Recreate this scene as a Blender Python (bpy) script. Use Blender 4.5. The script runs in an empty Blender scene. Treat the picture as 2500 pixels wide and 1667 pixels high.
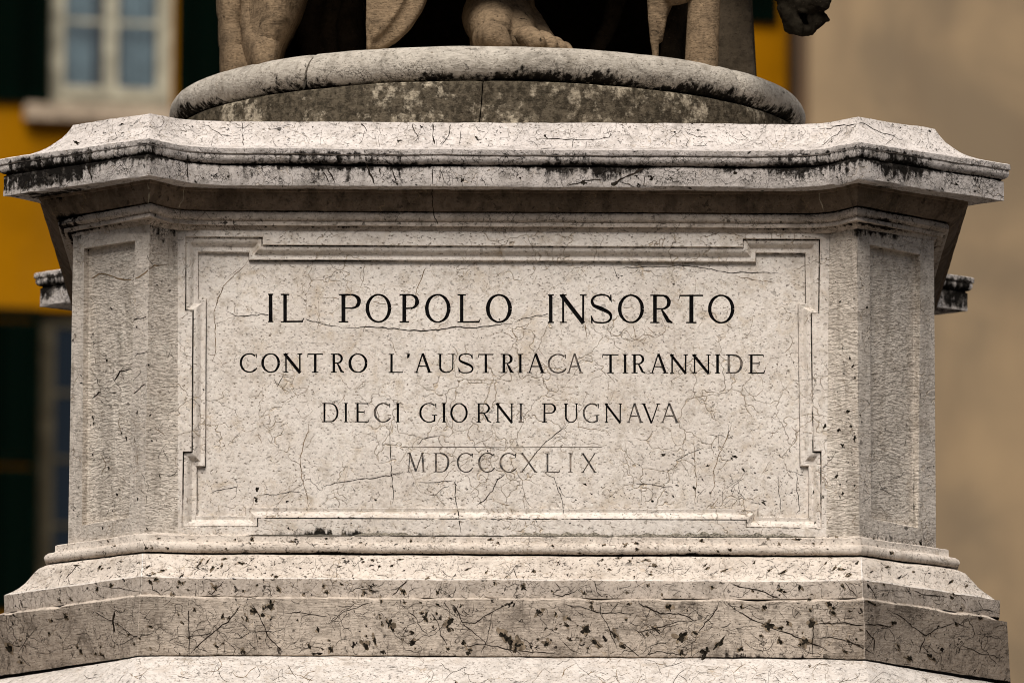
import bpy, bmesh, math, random
from mathutils import Vector, noise
from mathutils.bvhtree import BVHTree
from mathutils.geometry import delaunay_2d_cdt
random.seed(7)
sc = bpy.context.scene
# ------------------------------------------------------------------ camera
FPX, DIST, TH, RHO = 22000.0, 22.0, math.radians(8.74), 0.005
TGT = Vector((0.017, 0, 4.95))
fw = Vector((0, math.cos(TH), math.sin(TH))); rt0 = Vector((1, 0, 0)); up0 = Vector((0, -math.sin(TH), math.cos(TH)))
CAM = TGT - DIST*fw
RT = rt0*math.cos(RHO) + up0*math.sin(RHO); UP = up0*math.cos(RHO) - rt0*math.sin(RHO)
cd = bpy.data.cameras.new('camera'); cam = bpy.data.objects.new('camera', cd); sc.collection.objects.link(cam)
from mathutils import Matrix
cam.matrix_world = Matrix(((RT.x, UP.x, -fw.x, CAM.x), (RT.y, UP.y, -fw.y, CAM.y), (RT.z, UP.z, -fw.z, CAM.z), (0, 0, 0, 1)))
cd.sensor_width = 36; cd.lens = FPX/2500*36; cd.clip_end = 2000; cd.clip_start = 0.5
cd.dof.use_dof = True; cd.dof.focus_distance = 22.0; cd.dof.aperture_fstop = cd.lens/1000/0.052
sc.camera = cam
# ------------------------------------------------------------------ world, sun, exposure
SUN_EL, SUN_AZ = math.radians(51), math.radians(-10)   # azimuth from the camera's side, towards the left
w = bpy.data.worlds.new('World'); sc.world = w; w.use_nodes = True
nt = w.node_tree; bg = nt.nodes['Background']
sky = nt.nodes.new('ShaderNodeTexSky'); sky.sky_type = 'NISHITA'; sky.sun_disc = False
sky.sun_elevation = SUN_EL
sd = Vector((math.sin(SUN_AZ)*math.cos(SUN_EL), -math.cos(SUN_AZ)*math.cos(SUN_EL), math.sin(SUN_EL)))
sky.sun_rotation = math.atan2(sd.x, sd.y)
sky.dust_density = 4; sky.air_density = 1.0
nt.links.new(sky.outputs[0], bg.inputs[0]); bg.inputs[1].default_value = 0.05
sl = bpy.data.lights.new('sun', 'SUN'); so = bpy.data.objects.new('sun', sl); sc.collection.objects.link(so)
sl.energy = 4.3; sl.angle = math.radians(34); sl.color = (1, .965, .925)
so.rotation_euler = sd.to_track_quat('Z', 'Y').to_euler()
so.location = (0, -10, 30)
sc.cycles.filter_width = 1.0
sc.view_settings.view_transform = 'Standard'; sc.view_settings.look = 'None'
sc.view_settings.exposure = 0.0; sc.view_settings.gamma = 1; sc.view_settings.use_curve_mapping = False

# ------------------------------------------------------------------ helpers
def ray(u, v): return fw*FPX + RT*(u-1250) + UP*(833.5-v)
def hy(u, v, Y=0.0):
    d = ray(u, v); return CAM + d*((Y-CAM.y)/d.y)
def hz(u, v, Z):
    d = ray(u, v); return CAM + d*((Z-CAM.z)/d.z)
def px(p):
    q = p-CAM; d = q.dot(fw); return 1250+q.dot(RT)/d*FPX, 833.5-q.dot(UP)/d*FPX
COL = sc.collection
def wloc(o):
    p = Vector((0, 0, 0))
    while o is not None: p += o.location; o = o.parent
    return p
def mesh(name, vs, fs, mat=None, parent=None, smooth=False, attr=None, loc=None):
    m = bpy.data.meshes.new(name)
    if parent is not None: o0 = wloc(parent)
    elif loc is not None: o0 = Vector(loc)
    else: o0 = Vector((0, 0, 0))
    m.from_pydata([tuple(Vector(v)-o0) for v in vs], [], fs)
    if attr:
        a = m.attributes.new('grime_shade', 'FLOAT', 'POINT'); a.data.foreach_set('value', attr)
    if mat: m.materials.append(mat)
    bm = bmesh.new(); bm.from_mesh(m); bmesh.ops.recalc_face_normals(bm, faces=bm.faces) if name in RECALC else None
    bm.to_mesh(m); bm.free()
    if smooth:
        m.polygons.foreach_set('use_smooth', [True]*len(m.polygons))
        m.set_sharp_from_angle(angle=math.radians(smooth if smooth > 1 else 35))
    o = bpy.data.objects.new(name, m); COL.objects.link(o)
    if parent is not None: o.parent = parent
    elif loc is not None: o.location = loc
    m.update()
    return o
RECALC = set()
def empty(name, loc, label, cat, group=None):
    o = bpy.data.objects.new(name, None); COL.objects.link(o); o.location = loc
    o.empty_display_size = .2; o['label'] = label; o['category'] = cat
    if group: o['group'] = group
    return o
def box(x0, x1, y0, y1, z0, z1, vs=None, fs=None, T=None):
    vs = [] if vs is None else vs; fs = [] if fs is None else fs
    b = len(vs)
    for z in (z0, z1):
        for x, y in ((x0, y0), (x1, y0), (x1, y1), (x0, y1)):
            p = Vector((x, y, z)); vs.append(T(p) if T else p)
    fs += [[b+i for i in f] for f in ((0, 3, 2, 1), (4, 5, 6, 7), (0, 1, 5, 4), (1, 2, 6, 5), (2, 3, 7, 6), (3, 0, 4, 7))]
    return vs, fs
def jit(p, a=.0006, s=45):
    n = noise.noise_vector(p*s); m = noise.noise_vector(p*s*.23+Vector((7, 3, 1)))
    return p + n*a + m*a*1.6

# ------------------------------------------------------------------ node helper
class NT:
    def __init__(s, name):
        s.m = bpy.data.materials.new(name); s.m.use_nodes = True; s.t = s.m.node_tree
        s.b = s.t.nodes['Principled BSDF']; s.co = s.t.nodes.new('ShaderNodeTexCoord').outputs['Object']
    def link(s, a, b): s.t.links.new(a, b)
    def val(s, x, inp):
        if isinstance(x, (int, float)): inp.default_value = x
        elif isinstance(x, tuple): inp.default_value = (*x, 1) if len(x) == 3 and len(inp.default_value) == 4 else x
        else: s.link(x, inp)
    def map(s, scale, loc=(0, 0, 0), rot=(0, 0, 0), src=None):
        n = s.t.nodes.new('ShaderNodeMapping'); s.link(src or s.co, n.inputs[0])
        n.inputs['Scale'].default_value = scale; n.inputs['Location'].default_value = loc; n.inputs['Rotation'].default_value = rot
        return n.outputs[0]
    def noise(s, scale, detail=4, rough=.55, src=None, dist=0, col=False):
        n = s.t.nodes.new('ShaderNodeTexNoise'); s.link(src or s.co, n.inputs['Vector'])
        n.inputs['Scale'].default_value = scale; n.inputs['Detail'].default_value = detail
        n.inputs['Roughness'].default_value = rough; n.inputs['Distortion'].default_value = dist
        return n.outputs['Color' if col else 'Fac']
    def vor(s, scale, feat='DISTANCE_TO_EDGE', src=None, rnd=1):
        n = s.t.nodes.new('ShaderNodeTexVoronoi'); n.feature = feat; s.link(src or s.co, n.inputs['Vector'])
        n.inputs['Scale'].default_value = scale; n.inputs['Randomness'].default_value = rnd
        return n.outputs['Distance']
    def ramp(s, x, a, b, c=0.0, d=1.0):
        n = s.t.nodes.new('ShaderNodeMapRange'); s.link(x, n.inputs[0]); n.interpolation_type = 'SMOOTHSTEP'
        n.inputs[1].default_value = a; n.inputs[2].default_value = b; n.inputs[3].default_value = c; n.inputs[4].default_value = d
        return n.outputs[0]
    def math(s, op, a, b=0.0, clamp=False):
        n = s.t.nodes.new('ShaderNodeMath'); n.operation = op; n.use_clamp = clamp
        s.val(a, n.inputs[0]); s.val(b, n.inputs[1]); return n.outputs[0]
    def mix(s, f, a, b, mode='MIX'):
        n = s.t.nodes.new('ShaderNodeMix'); n.data_type = 'RGBA'; n.blend_type = mode
        s.val(f, n.inputs[0]); s.val(a, n.inputs[6]); s.val(b, n.inputs[7]); return n.outputs[2]
    def warp(s, scale, amt):
        c = s.noise(scale, 3, .6, col=True)
        n = s.t.nodes.new('ShaderNodeVectorMath'); n.operation = 'MULTIPLY_ADD'
        s.link(c, n.inputs[0]); n.inputs[1].default_value = (amt,)*3; s.link(s.co, n.inputs[2]); return n.outputs[0]
    def attr(s, name):
        n = s.t.nodes.new('ShaderNodeAttribute'); n.attribute_name = name; return n.outputs['Fac']
    def bump(s, h, strength, dist, prev=None):
        n = s.t.nodes.new('ShaderNodeBump'); n.inputs['Strength'].default_value = strength; n.inputs['Distance'].default_value = dist
        s.link(h, n.inputs['Height'])
        if prev is not None: s.link(prev, n.inputs['Normal'])
        return n.outputs[0]
def plain(name, col, rough=.7, metal=0, nscale=6, namt=.25, bump=0, bscale=40):
    k = NT(name); n = k.noise(nscale, 5)
    f = k.ramp(n, .35, .65)
    c = k.mix(f, tuple(x*(1-namt) for x in col), tuple(min(1, x*(1+namt)) for x in col))
    k.b.inputs['Specular IOR Level'].default_value = 0
    k.link(c, k.b.inputs['Base Color']); k.b.inputs['Roughness'].default_value = rough; k.b.inputs['Metallic'].default_value = metal
    if bump: k.link(k.bump(k.noise(bscale, 5), .6, bump), k.b.inputs['Normal'])
    return k.m

def marble(name, A, B, C, vein=(.42, .30, .17), dark=(.012, .010, .008), veins=1.0, pits=1.0, rough_tex=0.0, hatch=0.0,
           crust=0.0, streak=0.0, speck=1.0, net=0.0, soot=0.0):
    """limestone marble: A main, B blotch, C stain"""
    k = NT(name)
    big = k.noise(3.2, 6, .62)
    med = k.noise(17, 6, .65, dist=.6)
    fine = k.noise(95, 4, .7)
    c = k.mix(k.ramp(big, .38, .62), A, B)
    c = k.mix(k.math('MULTIPLY', k.ramp(med, .5, .72), .7), c, C)
    # cell-like fossil mottling
    wv = k.warp(22, .05)
    cells = k.vor(26, 'F1', src=wv)
    c = k.mix(k.math('MULTIPLY', k.ramp(cells, .2, .7), .28), c, tuple(min(1, x*1.22) for x in A))
    # warm fine veins
    v1 = k.vor(13, src=k.warp(9, .16)); m1 = k.ramp(v1, .0, .02, 1, 0)
    gate = k.ramp(k.noise(7, 3), .46, .6)
    c = k.mix(k.math('MULTIPLY', k.math('MULTIPLY', m1, gate), .75*veins), c, vein)
    v2 = k.vor(38, src=k.map((1, 1, 1.6), src=k.warp(30, .06))); m2 = k.ramp(v2, .0, .035, 1, 0)
    gate2 = k.ramp(k.noise(16, 3), .52, .66)
    c = k.mix(k.math('MULTIPLY', k.math('MULTIPLY', m2, gate2), .8*veins), c, tuple(x*.75 for x in vein))
    # small dashes and specks
    dsh = k.noise(1, 3, .6, src=k.map((120, 120, 230), rot=(0, .5, 0)))
    dm = k.ramp(dsh, .625, .675)
    c = k.mix(k.math('MULTIPLY', k.math('MULTIPLY', dm, k.ramp(k.noise(5.5, 4, .6), .36, .6, .25, 1)), .68*speck, True), c, (.19, .14, .09))
    if soot:
        so1 = k.noise(1, 8, .74, src=k.map((9, 9, 13)), dist=.8); so2 = k.noise(1, 6, .7, src=k.map((30, 30, 9), rot=(0, .25, 0)))
        c = k.mix(k.math('MULTIPLY', k.ramp(so1, .50, .66), .75*soot, True), c, tuple(x*.42 for x in C))
        c = k.mix(k.math('MULTIPLY', k.ramp(so2, .56, .70), .55*soot, True), c, tuple(x*.40 for x in C))
        c = k.mix(k.math('MULTIPLY', k.ramp(so1, .34, .46, 1, 0), .6*soot, True), c, tuple(min(.8, x*1.35) for x in A))
    if net:
        for sc_, wv_, am_, wd_, ga_ in ((7.5, 5, .30, .010, (.42, .56)), (19, 12, .13, .020, (.47, .60)), (44, 30, .05, .035, (.50, .62))):
            e_ = k.ramp(k.vor(sc_, src=k.warp(wv_, am_)), 0, wd_, 1, 0)
            c = k.mix(k.math('MULTIPLY', k.math('MULTIPLY', e_, k.ramp(k.noise(sc_*.7, 4, .6), *ga_)), .9*net, True), c, tuple(x*.18 for x in C))
    # pale flecks
    c = k.mix(k.ramp(fine, .56, .74, 0, .6), c, tuple(min(.85, x*1.35) for x in A))
    c = k.mix(k.ramp(fine, .31, .48, .68, 0), c, tuple(x*.55 for x in A))
    # dark pits in clusters
    pn = k.noise(48, 4, .6, dist=.4); pg = k.ramp(k.noise(9, 3), .42, .66)
    pm = k.math('MULTIPLY', k.ramp(pn, .635, .67), pg)
    c = k.mix(k.math('MULTIPLY', pm, pits, True), c, dark)
    hgt = k.math('ADD', k.math('MULTIPLY', fine, .5), k.math('MULTIPLY', pm, -1.2*min(1, pits)))
    hgt = k.math('ADD', hgt, k.math('MULTIPLY', dm, -.6*speck))
    hgt = k.math('ADD', hgt, k.math('MULTIPLY', k.math('MULTIPLY', m1, gate), -.5*veins))
    if rough_tex:
        rt = k.noise(1, 3, .6, src=k.map((62, 62, 165), rot=(0, .12, 0)))
        hgt = k.math('ADD', hgt, k.math('MULTIPLY', rt, 2.2*rough_tex))
        c = k.mix(k.ramp(rt, .35, .5, .6*rough_tex, 0), c, tuple(x*.4 for x in C))
    if hatch:
        ht = k.noise(1, 3, .6, src=k.map((34, 34, 230)))
        hgt = k.math('ADD', hgt, k.math('MULTIPLY', ht, .6*hatch))
        c = k.mix(k.ramp(ht, .34, .52, .28*hatch, 0), c, tuple(x*.5 for x in C))
    if streak:
        st = k.noise(1, 4, .6, src=k.map((22, 22, 2.2))); 
        c = k.mix(k.math('MULTIPLY', k.ramp(st, .5, .62), .6*streak), c, tuple(x*.55 for x in C))
    g = k.attr('grime_shade')  # crust and wear values, plus shade painted into recesses and folds
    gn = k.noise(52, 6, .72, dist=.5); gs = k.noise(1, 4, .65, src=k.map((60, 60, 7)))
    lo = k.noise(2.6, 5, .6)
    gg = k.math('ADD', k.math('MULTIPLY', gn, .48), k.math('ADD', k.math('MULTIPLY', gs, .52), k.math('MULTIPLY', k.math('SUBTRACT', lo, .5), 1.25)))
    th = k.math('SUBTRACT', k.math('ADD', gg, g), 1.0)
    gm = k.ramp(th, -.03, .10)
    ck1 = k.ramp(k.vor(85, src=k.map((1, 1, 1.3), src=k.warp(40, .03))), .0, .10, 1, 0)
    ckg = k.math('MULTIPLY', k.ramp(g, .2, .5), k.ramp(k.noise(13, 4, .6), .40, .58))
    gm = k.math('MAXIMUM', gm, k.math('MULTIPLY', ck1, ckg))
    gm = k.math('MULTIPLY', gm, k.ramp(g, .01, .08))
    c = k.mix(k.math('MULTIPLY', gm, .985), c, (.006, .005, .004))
    mid = k.noise(42, 4, .7)
    c = k.mix(k.ramp(mid, .30, .5, .42, 0), c, tuple(x*.62 for x in C))
    c = k.mix(k.math('MULTIPLY', k.ramp(g, -.9, -.05, 1, 0), k.ramp(k.noise(38, 3), .3, .5, .25, .85)), c, tuple(min(.8, x*1.55+.06) for x in A))
    if crust:
        cr = k.math('ADD', k.math('MULTIPLY', k.noise(6, 7, .7), .6), k.math('MULTIPLY', k.noise(40, 4, .7), .4))
        c = k.mix(k.ramp(cr, .52-.12*crust, .60-.12*crust+.02, 0, .93), c, k.mix(k.ramp(k.noise(60, 4, .7), .38, .62), (.018, .014, .009), (.085, .068, .046)))
    k.link(c, k.b.inputs['Base Color'])
    k.b.inputs['Roughness'].default_value = .75; k.b.inputs['Specular IOR Level'].default_value = 0
    n = k.bump(hgt, 1.0, .0046)
    n = k.bump(k.noise(9, 4), .35, .006, n)
    k.link(n, k.b.inputs['Normal'])
    return k.m

M = {}
M['panel'] = marble('panel_marble', (.69, .622, .55), (.59, .52, .45), (.48, .385, .28), pits=.35, veins=.8, speck=1.3, net=.16, soot=.14)
M['die'] = marble('die_marble', (.63, .555, .475), (.53, .465, .395), (.38, .315, .25), pits=.9, veins=.6, rough_tex=.25, net=.5, soot=.3, streak=.4)
M['tooled'] = marble('tooled_marble', (.64, .565, .48), (.56, .485, .405), (.40, .335, .265), pits=.6, veins=.3, rough_tex=.6, streak=.6, net=.3, soot=.35)
M['cornice'] = marble('cornice_marble', (.64, .575, .52), (.54, .485, .44), (.36, .31, .26), pits=1.0, veins=.5, speck=1.2, net=.75, soot=.2)
M['bed'] = marble('shaded_bed_marble', (.18, .135, .098), (.125, .093, .065), (.062, .046, .031), pits=.6, veins=.5, streak=.7)  # cavetto under the soffit: its shade is put into this darker colour
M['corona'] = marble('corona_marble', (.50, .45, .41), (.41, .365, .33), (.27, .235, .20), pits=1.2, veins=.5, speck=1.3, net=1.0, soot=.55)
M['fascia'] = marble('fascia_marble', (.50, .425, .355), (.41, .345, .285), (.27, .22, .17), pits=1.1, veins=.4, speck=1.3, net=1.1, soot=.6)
M['base'] = marble('base_marble', (.62, .54, .46), (.54, .465, .39), (.42, .34, .265), pits=1.0, veins=.5, speck=1.4, net=.7, soot=.25)
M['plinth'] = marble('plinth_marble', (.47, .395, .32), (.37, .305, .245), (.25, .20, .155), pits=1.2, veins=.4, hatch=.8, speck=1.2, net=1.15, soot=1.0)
M['step'] = marble('step_marble', (.62, .56, .50), (.54, .485, .43), (.44, .37, .30), pits=.5, veins=.6, net=.8, soot=.2)
M['rim'] = marble('rim_stone', (.48, .43, .36), (.39, .345, .285), (.22, .185, .14), pits=.8, veins=.1, rough_tex=.25, soot=.7)
M['drum'] = marble('drum_stone', (.40, .34, .25), (.30, .25, .18), (.20, .16, .115), pits=.3, veins=.0, rough_tex=.3, crust=1.12)
M['statue'] = marble('statue_stone', (.25, .175, .105), (.165, .115, .070), (.062, .044, .029), pits=1.0, veins=.0, rough_tex=.3, speck=1.2, soot=.8)
M['statue_shaded'] = marble('shaded_statue_stone', (.05, .037, .025), (.028, .021, .014), (.012, .009, .007), pits=.5, veins=0, speck=.4)  # statue stone again, with the robe's inner shade put into its colour
M['muzzle'] = marble('blackened_stone', (.022, .018, .012), (.009, .007, .005), (.003, .0025, .002), pits=.5, veins=0, speck=.4)
BLK = (.004, .0035, .003)
M['paint'] = plain('letter_paint', (.006, .0055, .0055), .8, nscale=150, namt=.5)
k = NT('worn_letter_paint'); n_ = k.noise(70, 4, .7)
k.link(k.mix(k.ramp(n_, .42, .58), (.014, .012, .011), (.13, .10, .075)), k.b.inputs['Base Color']); M['paint_worn'] = k.m
k = NT('faded_letter_paint'); n_ = k.noise(60, 4, .7)
k.link(k.mix(k.ramp(n_, .40, .60), (.03, .025, .02), (.24, .185, .14)), k.b.inputs['Base Color']); M['paint_faded'] = k.m
M['crack'] = plain('crack_grime', (.02, .015, .011), .9, nscale=80, namt=.5)
M['crack_brown'] = plain('crack_brown', (.17, .115, .065), .9, nscale=80, namt=.4)
M['pit'] = plain('pit_shade', (.018, .015, .011), .95, nscale=120, namt=.6)  # flat pit shapes, coloured as the shade inside cavities
M['halo'] = plain('pit_stain', (.17, .13, .09), .95, nscale=90, namt=.5)
M['pale_mortar'] = plain('pale_mortar', (.30, .25, .18), .95, nscale=90)
M['mortar'] = plain('mortar', (.16, .14, .11), .95, nscale=200, namt=.6, bump=.002, bscale=300)
RECALC |= set()

# ------------------------------------------------------------------ ground
GM = plain('paving_stone', (.062, .054, .047), .85, nscale=.6, namt=.2, bump=.004, bscale=8)
vs, fs = [], []
S = 600
o = mesh('ground', [(-S, -S, 0), (S, -S, 0), (S, S, 0), (-S, S, 0)], [(0, 1, 2, 3)], GM)
o['kind'] = 'structure'; o['label'] = 'grey stone paving of the square'

# ------------------------------------------------------------------ pedestal plan (metres; x from the middle axis X0)
X0 = -.005; YM = .945
KEY = { # C.x, R, E   in mm
 'top': (0, 768, (864, -105), (1059, 58)), 'lip': (112, 749, (860, -243), (1245, 68)),
 'fasb': (97, 746, (859, -237), (1228, 70)), 'fil': (10, 795, (860, -121), (1072, 107)),
 'diet': (0, 797, (862, -84), (1057, 96)), 'dieb': (0, 789, (869, -22), (1065, 186)),
 'torb': (30, 785, (872, -42), (1118, 190)), 'f1t': (90, 752, (871, -130), (1225, 252)),
 'f1b': (90, 755, (873, -126), (1224, 262)), 'lob': (105, 772, (880, -86), (1258, 376)),
 'lot': (105, 753, (875, -138), (1243, 264)),
 'stp': (235, 730, (890, -250), (1480, 390))}
def mixk(a, b, t):
    A, B = KEY[a], KEY[b]; L = lambda p, q: p+(q-p)*t
    return (L(A[1], B[1])/1000, (L(A[2][0], B[2][0])/1000, L(A[2][1], B[2][1])/1000), (L(A[3][0], B[3][0])/1000, L(A[3][1], B[3][1])/1000))
def zc(d, v): return hy(1250, v, -d/1000).z
def lerp(a, b, t): return a+(b-a)*t
def planpts(d, k, slab=False, rnd=.045):
    """closed loop of 2-D points, anticlockwise seen from above, starting at front middle going to +x"""
    C, R, E = k; y = -d/1000
    half = []
    n = 60
    cx = C-rnd*1.3
    for i in range(n+1): half.append((cx*i/n, y))
    # rounded inner corner
    rv = Vector((R[0]-C, R[1]-y)); ln = rv.length; q = Vector((C, y))+rv*(min(rnd, ln*.45)/ln)
    for i in range(1, 7):
        t = i/6; a = Vector((cx, y)).lerp(Vector((C, y)), t); b = Vector((C, y)).lerp(q, t); p = a.lerp(b, t); half.append((p.x, p.y))
    Rv = Vector(R); Ev = Vector(E); r0 = Rv+(q-Rv).normalized()*.0035; r1 = Rv+(Ev-Rv).normalized()*.0035
    for i in range(1, 8): p = q.lerp(r0, i/7); half.append((p.x, p.y))
    half.append((R[0], R[1])); half.append((r1.x, r1.y))      # worn arris between two close points: index 74
    for i in range(1, 36): p = r1.lerp(Ev, i/35); half.append((p.x, p.y))
    sx = E[0]-(.097 if slab else 0); sy = E[1]+(.09 if slab else .05)
    for i in range(1, 7): half.append((lerp(E[0], sx, i/6), lerp(E[1], sy, i/6)))
    for i in range(1, 13): half.append((sx, lerp(sy, YM, i/12)))
    # half runs front middle -> right side middle ; mirror back
    back = [(p[0], 2*YM-p[1]) for p in reversed(half[:-1])]
    rightside = half+back                      # ends at back middle
    left = [(-p[0], p[1]) for p in reversed(rightside[1:-1])]
    return rightside+left
SURF = []      # (vertices, faces) for laying cracks on
def chip(q):
    n_ = max(0, noise.noise(q*11)-.22)*.022+max(0, noise.noise(q*37)-.30)*.012
    return Vector((q.x*(1-n_*.35), q.y+n_*.9, q.z-n_*.45))
def sweep(name, levels, mat, parent, rnd=.045, sag=0, capt=False, split=None, jam=.0006, wear=False):
    """levels: (d, v, keyA, keyB, t, grime, slab)"""
    rings = []
    for (d, v, a, b, t, g, slab) in levels:
        z = zc(d, v) if v is not None else None
        pts = planpts(d, mixk(a, b, t), slab, rnd)
        ch = (lambda q: q) if g >= 0 or name == 'weathered_step' else chip
        rings.append(([ch(jit(Vector((X0+p[0], p[1], z-sag*max(0, min(1, (abs(p[0])-.80)/.35)))), jam)) for p in pts], g))
    N = len(rings[0][0])
    out = []
    def emit(cols, closed):
        vs, gr, fs = [], [], []
        n = len(cols)
        for R_, g in rings:
            for j in cols: vs.append(R_[j]); gr.append(-.6 if wear and j in (74, N-74) else (max(g, .34) if name.startswith('cornice') and R_[j].y > 1.3 else g))  # rear part of the cornice darkened further
        for i in range(len(rings)-1):
            for q in range(n if closed else n-1):
                q2 = (q+1) % n
                fs.append((i*n+q, (i+1)*n+q, (i+1)*n+q2, i*n+q2))
        if capt: fs.append(list(range(n)))
        o = mesh(name, vs, fs, mat, parent, smooth=40, attr=gr)
        SURF.append((vs, [f for f in fs if len(f) == 4])); out.append(o)
    if split is None: emit(list(range(N)), True)
    else:
        for cols in split(N): emit(cols, False)
    return out
ped = empty('marble_pedestal', (0, YM, 0), 'cream marble pedestal carved with the Italian inscription, under the round statue base', 'pedestal')
g_ = [  # cornice slab
 (0, 300, 'top', 'lip', 0, .2), (3, 308, 'top', 'lip', .03, .15), (8, 317, 'top', 'lip', .07, .1), (16, 329, 'top', 'lip', .14, .08),
 (27, 341, 'top', 'lip', .24, .05), (38, 350, 'top', 'lip', .34, .03), (48, 356, 'top', 'lip', .43, .04), (62, 360.5, 'top', 'lip', .555, .04),
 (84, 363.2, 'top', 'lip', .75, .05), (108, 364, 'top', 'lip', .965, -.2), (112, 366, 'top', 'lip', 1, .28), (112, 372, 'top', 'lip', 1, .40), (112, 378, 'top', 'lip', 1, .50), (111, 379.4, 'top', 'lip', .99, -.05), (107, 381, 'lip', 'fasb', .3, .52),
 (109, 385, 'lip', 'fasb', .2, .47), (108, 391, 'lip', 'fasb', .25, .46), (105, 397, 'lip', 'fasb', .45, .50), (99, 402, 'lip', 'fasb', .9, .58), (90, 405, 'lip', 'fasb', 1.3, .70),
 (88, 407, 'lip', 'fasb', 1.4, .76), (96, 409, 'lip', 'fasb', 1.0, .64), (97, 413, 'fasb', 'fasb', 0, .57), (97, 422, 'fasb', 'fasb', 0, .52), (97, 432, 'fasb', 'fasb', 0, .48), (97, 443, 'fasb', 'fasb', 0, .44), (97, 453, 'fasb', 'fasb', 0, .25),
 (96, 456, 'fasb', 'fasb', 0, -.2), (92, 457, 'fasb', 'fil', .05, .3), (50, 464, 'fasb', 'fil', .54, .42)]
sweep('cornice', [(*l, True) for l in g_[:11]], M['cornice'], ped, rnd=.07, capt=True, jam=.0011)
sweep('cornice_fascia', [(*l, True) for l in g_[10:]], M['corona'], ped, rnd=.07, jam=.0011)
b_ = [(50, 463.5, .40), (48, 466, .2), (47, 470, .15), (44, 472, .3), (42.5, 480, .2), (39, 491, .2), (34, 502, .2), (28, 512, .25), (25, 517, .35), (17, 518, .6), (17, 520, .6), (21, 522, .4), (23, 528, .3), (23, 534, .3), (19, 540, .4),
      (14, 543, .45), (15, 545, .1), (15, 553, .1), (6, 554.5, .5), (4, 559, .4), (0, 566, .1), (-4, 568, 0)]
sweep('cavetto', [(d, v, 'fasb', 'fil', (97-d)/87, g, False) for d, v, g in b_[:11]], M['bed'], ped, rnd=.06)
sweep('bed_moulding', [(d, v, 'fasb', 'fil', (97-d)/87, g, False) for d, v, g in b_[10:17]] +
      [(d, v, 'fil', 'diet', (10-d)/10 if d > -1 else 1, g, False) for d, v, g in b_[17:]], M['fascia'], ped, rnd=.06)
m_ = [(-3, 1306, 0), (0, 1308, .5), (15, 1309, .45), (18, 1311, .1), (18, 1325, .15), (19, 1326.5, .3), (27, 1328, .1), (32, 1333, .1), (33.5, 1339, .1), (32, 1346, .2), (27, 1351, .4), (20, 1353, .7), (13, 1354, .8), (13, 1356, .7)]
sweep('torus_moulding', [(d, v, 'dieb', 'torb', d/30, g, False) for d, v, g in m_], M['base'], ped, rnd=.05)
o_ = [(13, 1355.8, .7), (24, 1356.5, .4), (31, 1358, .1), (41, 1363, .1), (47, 1372, .05), (53, 1383, .05), (60, 1394, .05), (68, 1403, .05), (78, 1410, .0), (88, 1414.5, -.4), (90, 1417, .1), (90, 1425, .15), (90, 1437, .15), (90, 1448, .15), (90.5, 1458, .12), (86, 1459, .1)]
o1, o2 = o_[:11], [(89.7, 1416, .1)]+o_[10:]
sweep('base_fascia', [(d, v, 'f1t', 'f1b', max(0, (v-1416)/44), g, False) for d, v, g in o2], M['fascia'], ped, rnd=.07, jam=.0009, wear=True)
o_ = o1
sweep('ogee_moulding', [(d, v, 'torb' if d < 90 else 'f1t', 'f1t' if d < 90 else 'f1b', (d-30)/60 if d < 90 else (v-1416)/44, g, False) for d, v, g in o_], M['base'], ped, rnd=.07, jam=.0009, wear=True)
def lsplit(N):
    h = N//2
    # indices where x crosses the seams near the inner corner
    def idx(xs):   # front half, right: first i with i>62
        return xs
    a = 64; b = 64
    center = [(-i) % N for i in range(b, 0, -1)]+list(range(0, a+1))
    rest = list(range(a, N-b+1))
    mid = len(rest)//2
    return [center, rest[:mid+1], rest[mid:]]
l_ = [(89, 1457.5, -.2), (92, 1458.8, -.25), (103, 1461.2, -.45), (105.5, 1463.2, -.25), (105.5, 1466, .1), (105.5, 1475, .12), (105.5, 1500, .15), (105.5, 1530, .15), (105.5, 1560, .15), (105.5, 1585, .22), (105, 1600, .32), (102, 1602.5, .5), (80, 1603, .6)]
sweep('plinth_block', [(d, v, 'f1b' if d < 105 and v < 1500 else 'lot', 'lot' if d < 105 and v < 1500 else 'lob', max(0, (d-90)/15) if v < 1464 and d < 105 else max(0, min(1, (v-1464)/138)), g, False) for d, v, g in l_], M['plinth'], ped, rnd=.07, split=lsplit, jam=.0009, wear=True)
s_ = [(80, 1603.5, .3), (104, 1604.5, .1), (125, 1615, .05), (150, 1629, .03), (180, 1648, .03), (210, 1668, .03), (232, 1690, .03), (235, 1700, .1), (235, 1800, .2)]
sweep('weathered_step', [(d, v, 'lob', 'stp', (d-105)/130, g, False) for d, v, g in s_], M['step'], ped, rnd=.10, jam=.001, sag=.006)
# lower body down to the paving (below the frame)
zb = zc(235, 1800)
vs, fs = [], []
for (hx, y0, z1, z0) in ((1.42, -.18, zb+.01, 2.2), (1.9, -.7, 2.2, 1.0), (2.4, -1.2, 1.0, .45), (2.9, -1.7, .45, -.02)):
    box(X0-hx, X0+hx, y0, 2*YM-y0, z0, z1, vs, fs)
mesh('lower_steps', vs, fs, M['step'], ped)

# ------------------------------------------------------------------ die: flat faces by constrained triangulation


ZT, ZB = zc(0, 563), zc(0, 1309)
kt, kb = KEY['diet'], KEY['dieb']
def diept(which, side, z):
    t = (ZT-z)/(ZT-ZB)
    if which == 'C': x = lerp(kt[1], kb[1], t)/1000; y = 0
    else:
        i = 2 if which == 'R' else 3
        x = lerp(kt[i][0], kb[i][0], t)/1000; y = lerp(kt[i][1], kb[i][1], t)/1000
    return Vector((X0+side*x, y, z))
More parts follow.
